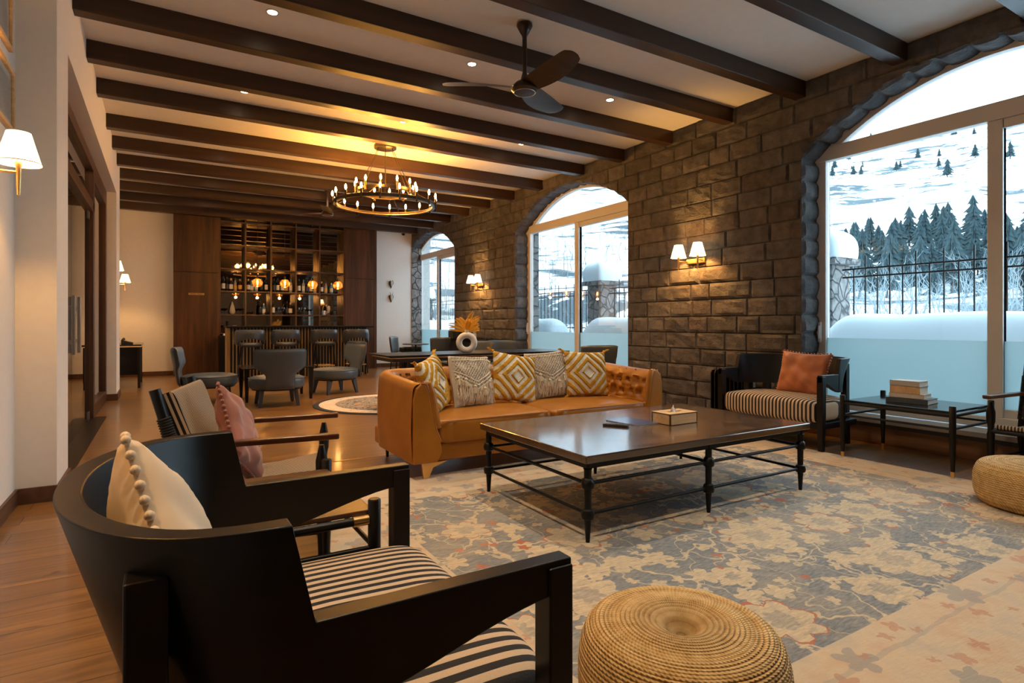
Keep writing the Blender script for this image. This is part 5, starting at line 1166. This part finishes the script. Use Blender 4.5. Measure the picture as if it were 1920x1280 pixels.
for k in range(22):
    th = 40 + 17 * rr.random(); r = 170 + 150 * rr.random(); plant(th, r, 2.5 + 5 * rr.random(), 'tiny conifer scattered on the terraced slope behind the middle window', k)
# bare shrubs beyond the fence
mb = MB(); rs_ = random.Random(5)
def twig(p, d, L, r, n):
    q = p + d * L; m_ = (p + q) / 2 + Vector((rs_.uniform(-1, 1), rs_.uniform(-1, 1), rs_.uniform(-.5, .5))) * L * .12
    mb.tube([tuple(p), tuple(m_), tuple(q)], [r, r * .8, r * .55], 3, cap=False)
    if n:
        for _ in range(rs_.choice((2, 3))):
            e = (d + Vector((rs_.uniform(-.8, .8), rs_.uniform(-.8, .8), rs_.uniform(-.25, .6)))).normalized(); twig(q if rs_.random() < .7 else m_, e, L * rs_.uniform(.55, .85), r * .55, n - 1)
for k in range(60):
    th = [rs_.uniform(12, 30), rs_.uniform(46, 57), rs_.uniform(62, 69)][0 if k < 34 else (1 if k < 50 else 2)]; r = rs_.uniform(13, 20) if k % 2 else rs_.uniform(20, 34)
    x, y = r * math.cos(R_(th)), r * math.sin(R_(th))
    if x < 10.2: x += 4
    twig(Vector((x, y, terrain(x, y) - .1)), Vector((rs_.uniform(-.2, .2), rs_.uniform(-.2, .2), 1)).normalized(), rs_.uniform(.5, 1.1) * r / 18, .028 * r / 18, 5)
for k in range(240):      # thin band of small bare trees at the foot of the slope
    th = rs_.uniform(12, 70); r = rs_.uniform(42, 62) if th < 32 else rs_.uniform(45, 105); x, y = r * math.cos(R_(th)), r * math.sin(R_(th))
    twig(Vector((x, y, terrain(x, y) - .1)), Vector((0, 0, 1)), rs_.uniform(1.2, 2.2), .07, 3)
o = obj('bare_shrubs', mb, 'bare', fix=False); tag(o, 'bare leafless shrubs and thickets beyond the iron fence', 'shrubs', kind='stuff')
PYS = [-.5, 5.30, 10.75, 16.3, 21.7]; FXX = 9.0
for i, y in enumerate(PYS):
    lab = ['rubble stone pillar with snow cap outside, nearest the camera side', 'rubble stone pillar with snow cap at the left edge of the large window', 'rubble stone pillar with snow cap seen in the middle window', 'rubble stone pillar with snow cap, only its snow showing left in the middle window', 'rubble stone pillar with snow cap seen in the far arched window'][i]
    t = thing('stone_pillar', lab, 'pillar', (FXX, y, 0)); obj('shaft', MB().box((-.25, -.25, -.3), (.25, .25, 2.06)), 'rubble', t, bevel=.02); obj('cap_stone', MB().box((-.36, -.36, 2.06), (.36, .36, 2.16)), 'rubble', t, bevel=.01)
    def blob(u, v, y=y):
        a = 2 * PI * u; b = PI / 2 * v; e = .45; cx = math.copysign(abs(math.cos(a)) ** e, math.cos(a)); sx = math.copysign(abs(math.sin(a)) ** e, math.sin(a)); q = math.cos(b) ** .5 if v < 1 else 0
        k = 1 + .08 * noise.noise(Vector((cx * 2, sx * 2, y))); bul = 1 + .10 * math.sin(PI * v)
        return (.36 * cx * q * k * bul, .38 * sx * q * k * bul, 2.155 + .46 * math.sin(b) * k)
    obj('snow_cap', MB().grid(blob, 36, 14, cu=True), 'snow', t, smooth=True)
for i in range(len(PYS) - 1):
    y0, y1 = PYS[i] + .27, PYS[i + 1] - .27
    t = thing('iron_fence', 'black iron fence bay with pointed bars, ' + ['across the large window', 'between the large and middle window views', 'in the left part of the middle window', 'in the far arched window'][i], 'fence', (FXX, y0, 0)); Lf = y1 - y0; n = int(Lf / .165)
    for z in (1.05, 1.86, 1.98): obj('fence_rail', MB().box((-.012, 0, z - .012), (.012, Lf, z + .012)), 'iron', t)
    for k in range(1, n): z1 = 2.17 if k % 2 else 1.97; yq = Lf * k / n; m = MB().box((-.008, yq - .008, .76), (.008, yq + .008, z1)); obj('fence_bar', m, 'iron', t)
    def drift(u, v, y0=y0, y1=y1, i=i):
        y = y0 + .12 + (y1 - y0 - .24) * u; e = min(u, 1 - u) * (y1 - y0); tp_ = .45 + .83 * math.sin(min(1, e / .55) * PI / 2) ** .5 if e > 0 else .45; q = 2 * v - 1
        h = tp_ * (1 - abs(q) ** 3.2) + .03 * noise.noise(Vector((y * 1.2, q * 2, i))) ; return (8.21 + .52 * q, y, max(0, h) if abs(q) < 1 else -.2)
    o = obj('snow_bank', MB().grid(drift, 60, 24), 'snow', smooth=True, fix=False); tag(o, 'thick rounded snow bank on the terrace edge, ' + ['across the large window', 'between the large and middle window views', 'in the left part of the middle window', 'in the far arched window'][i], 'snow bank')
    struct('wall_terrace_%d' % (i + 1), MB().box((8.75, y0, -.2), (9.02, y1, .75)), 'rubble')
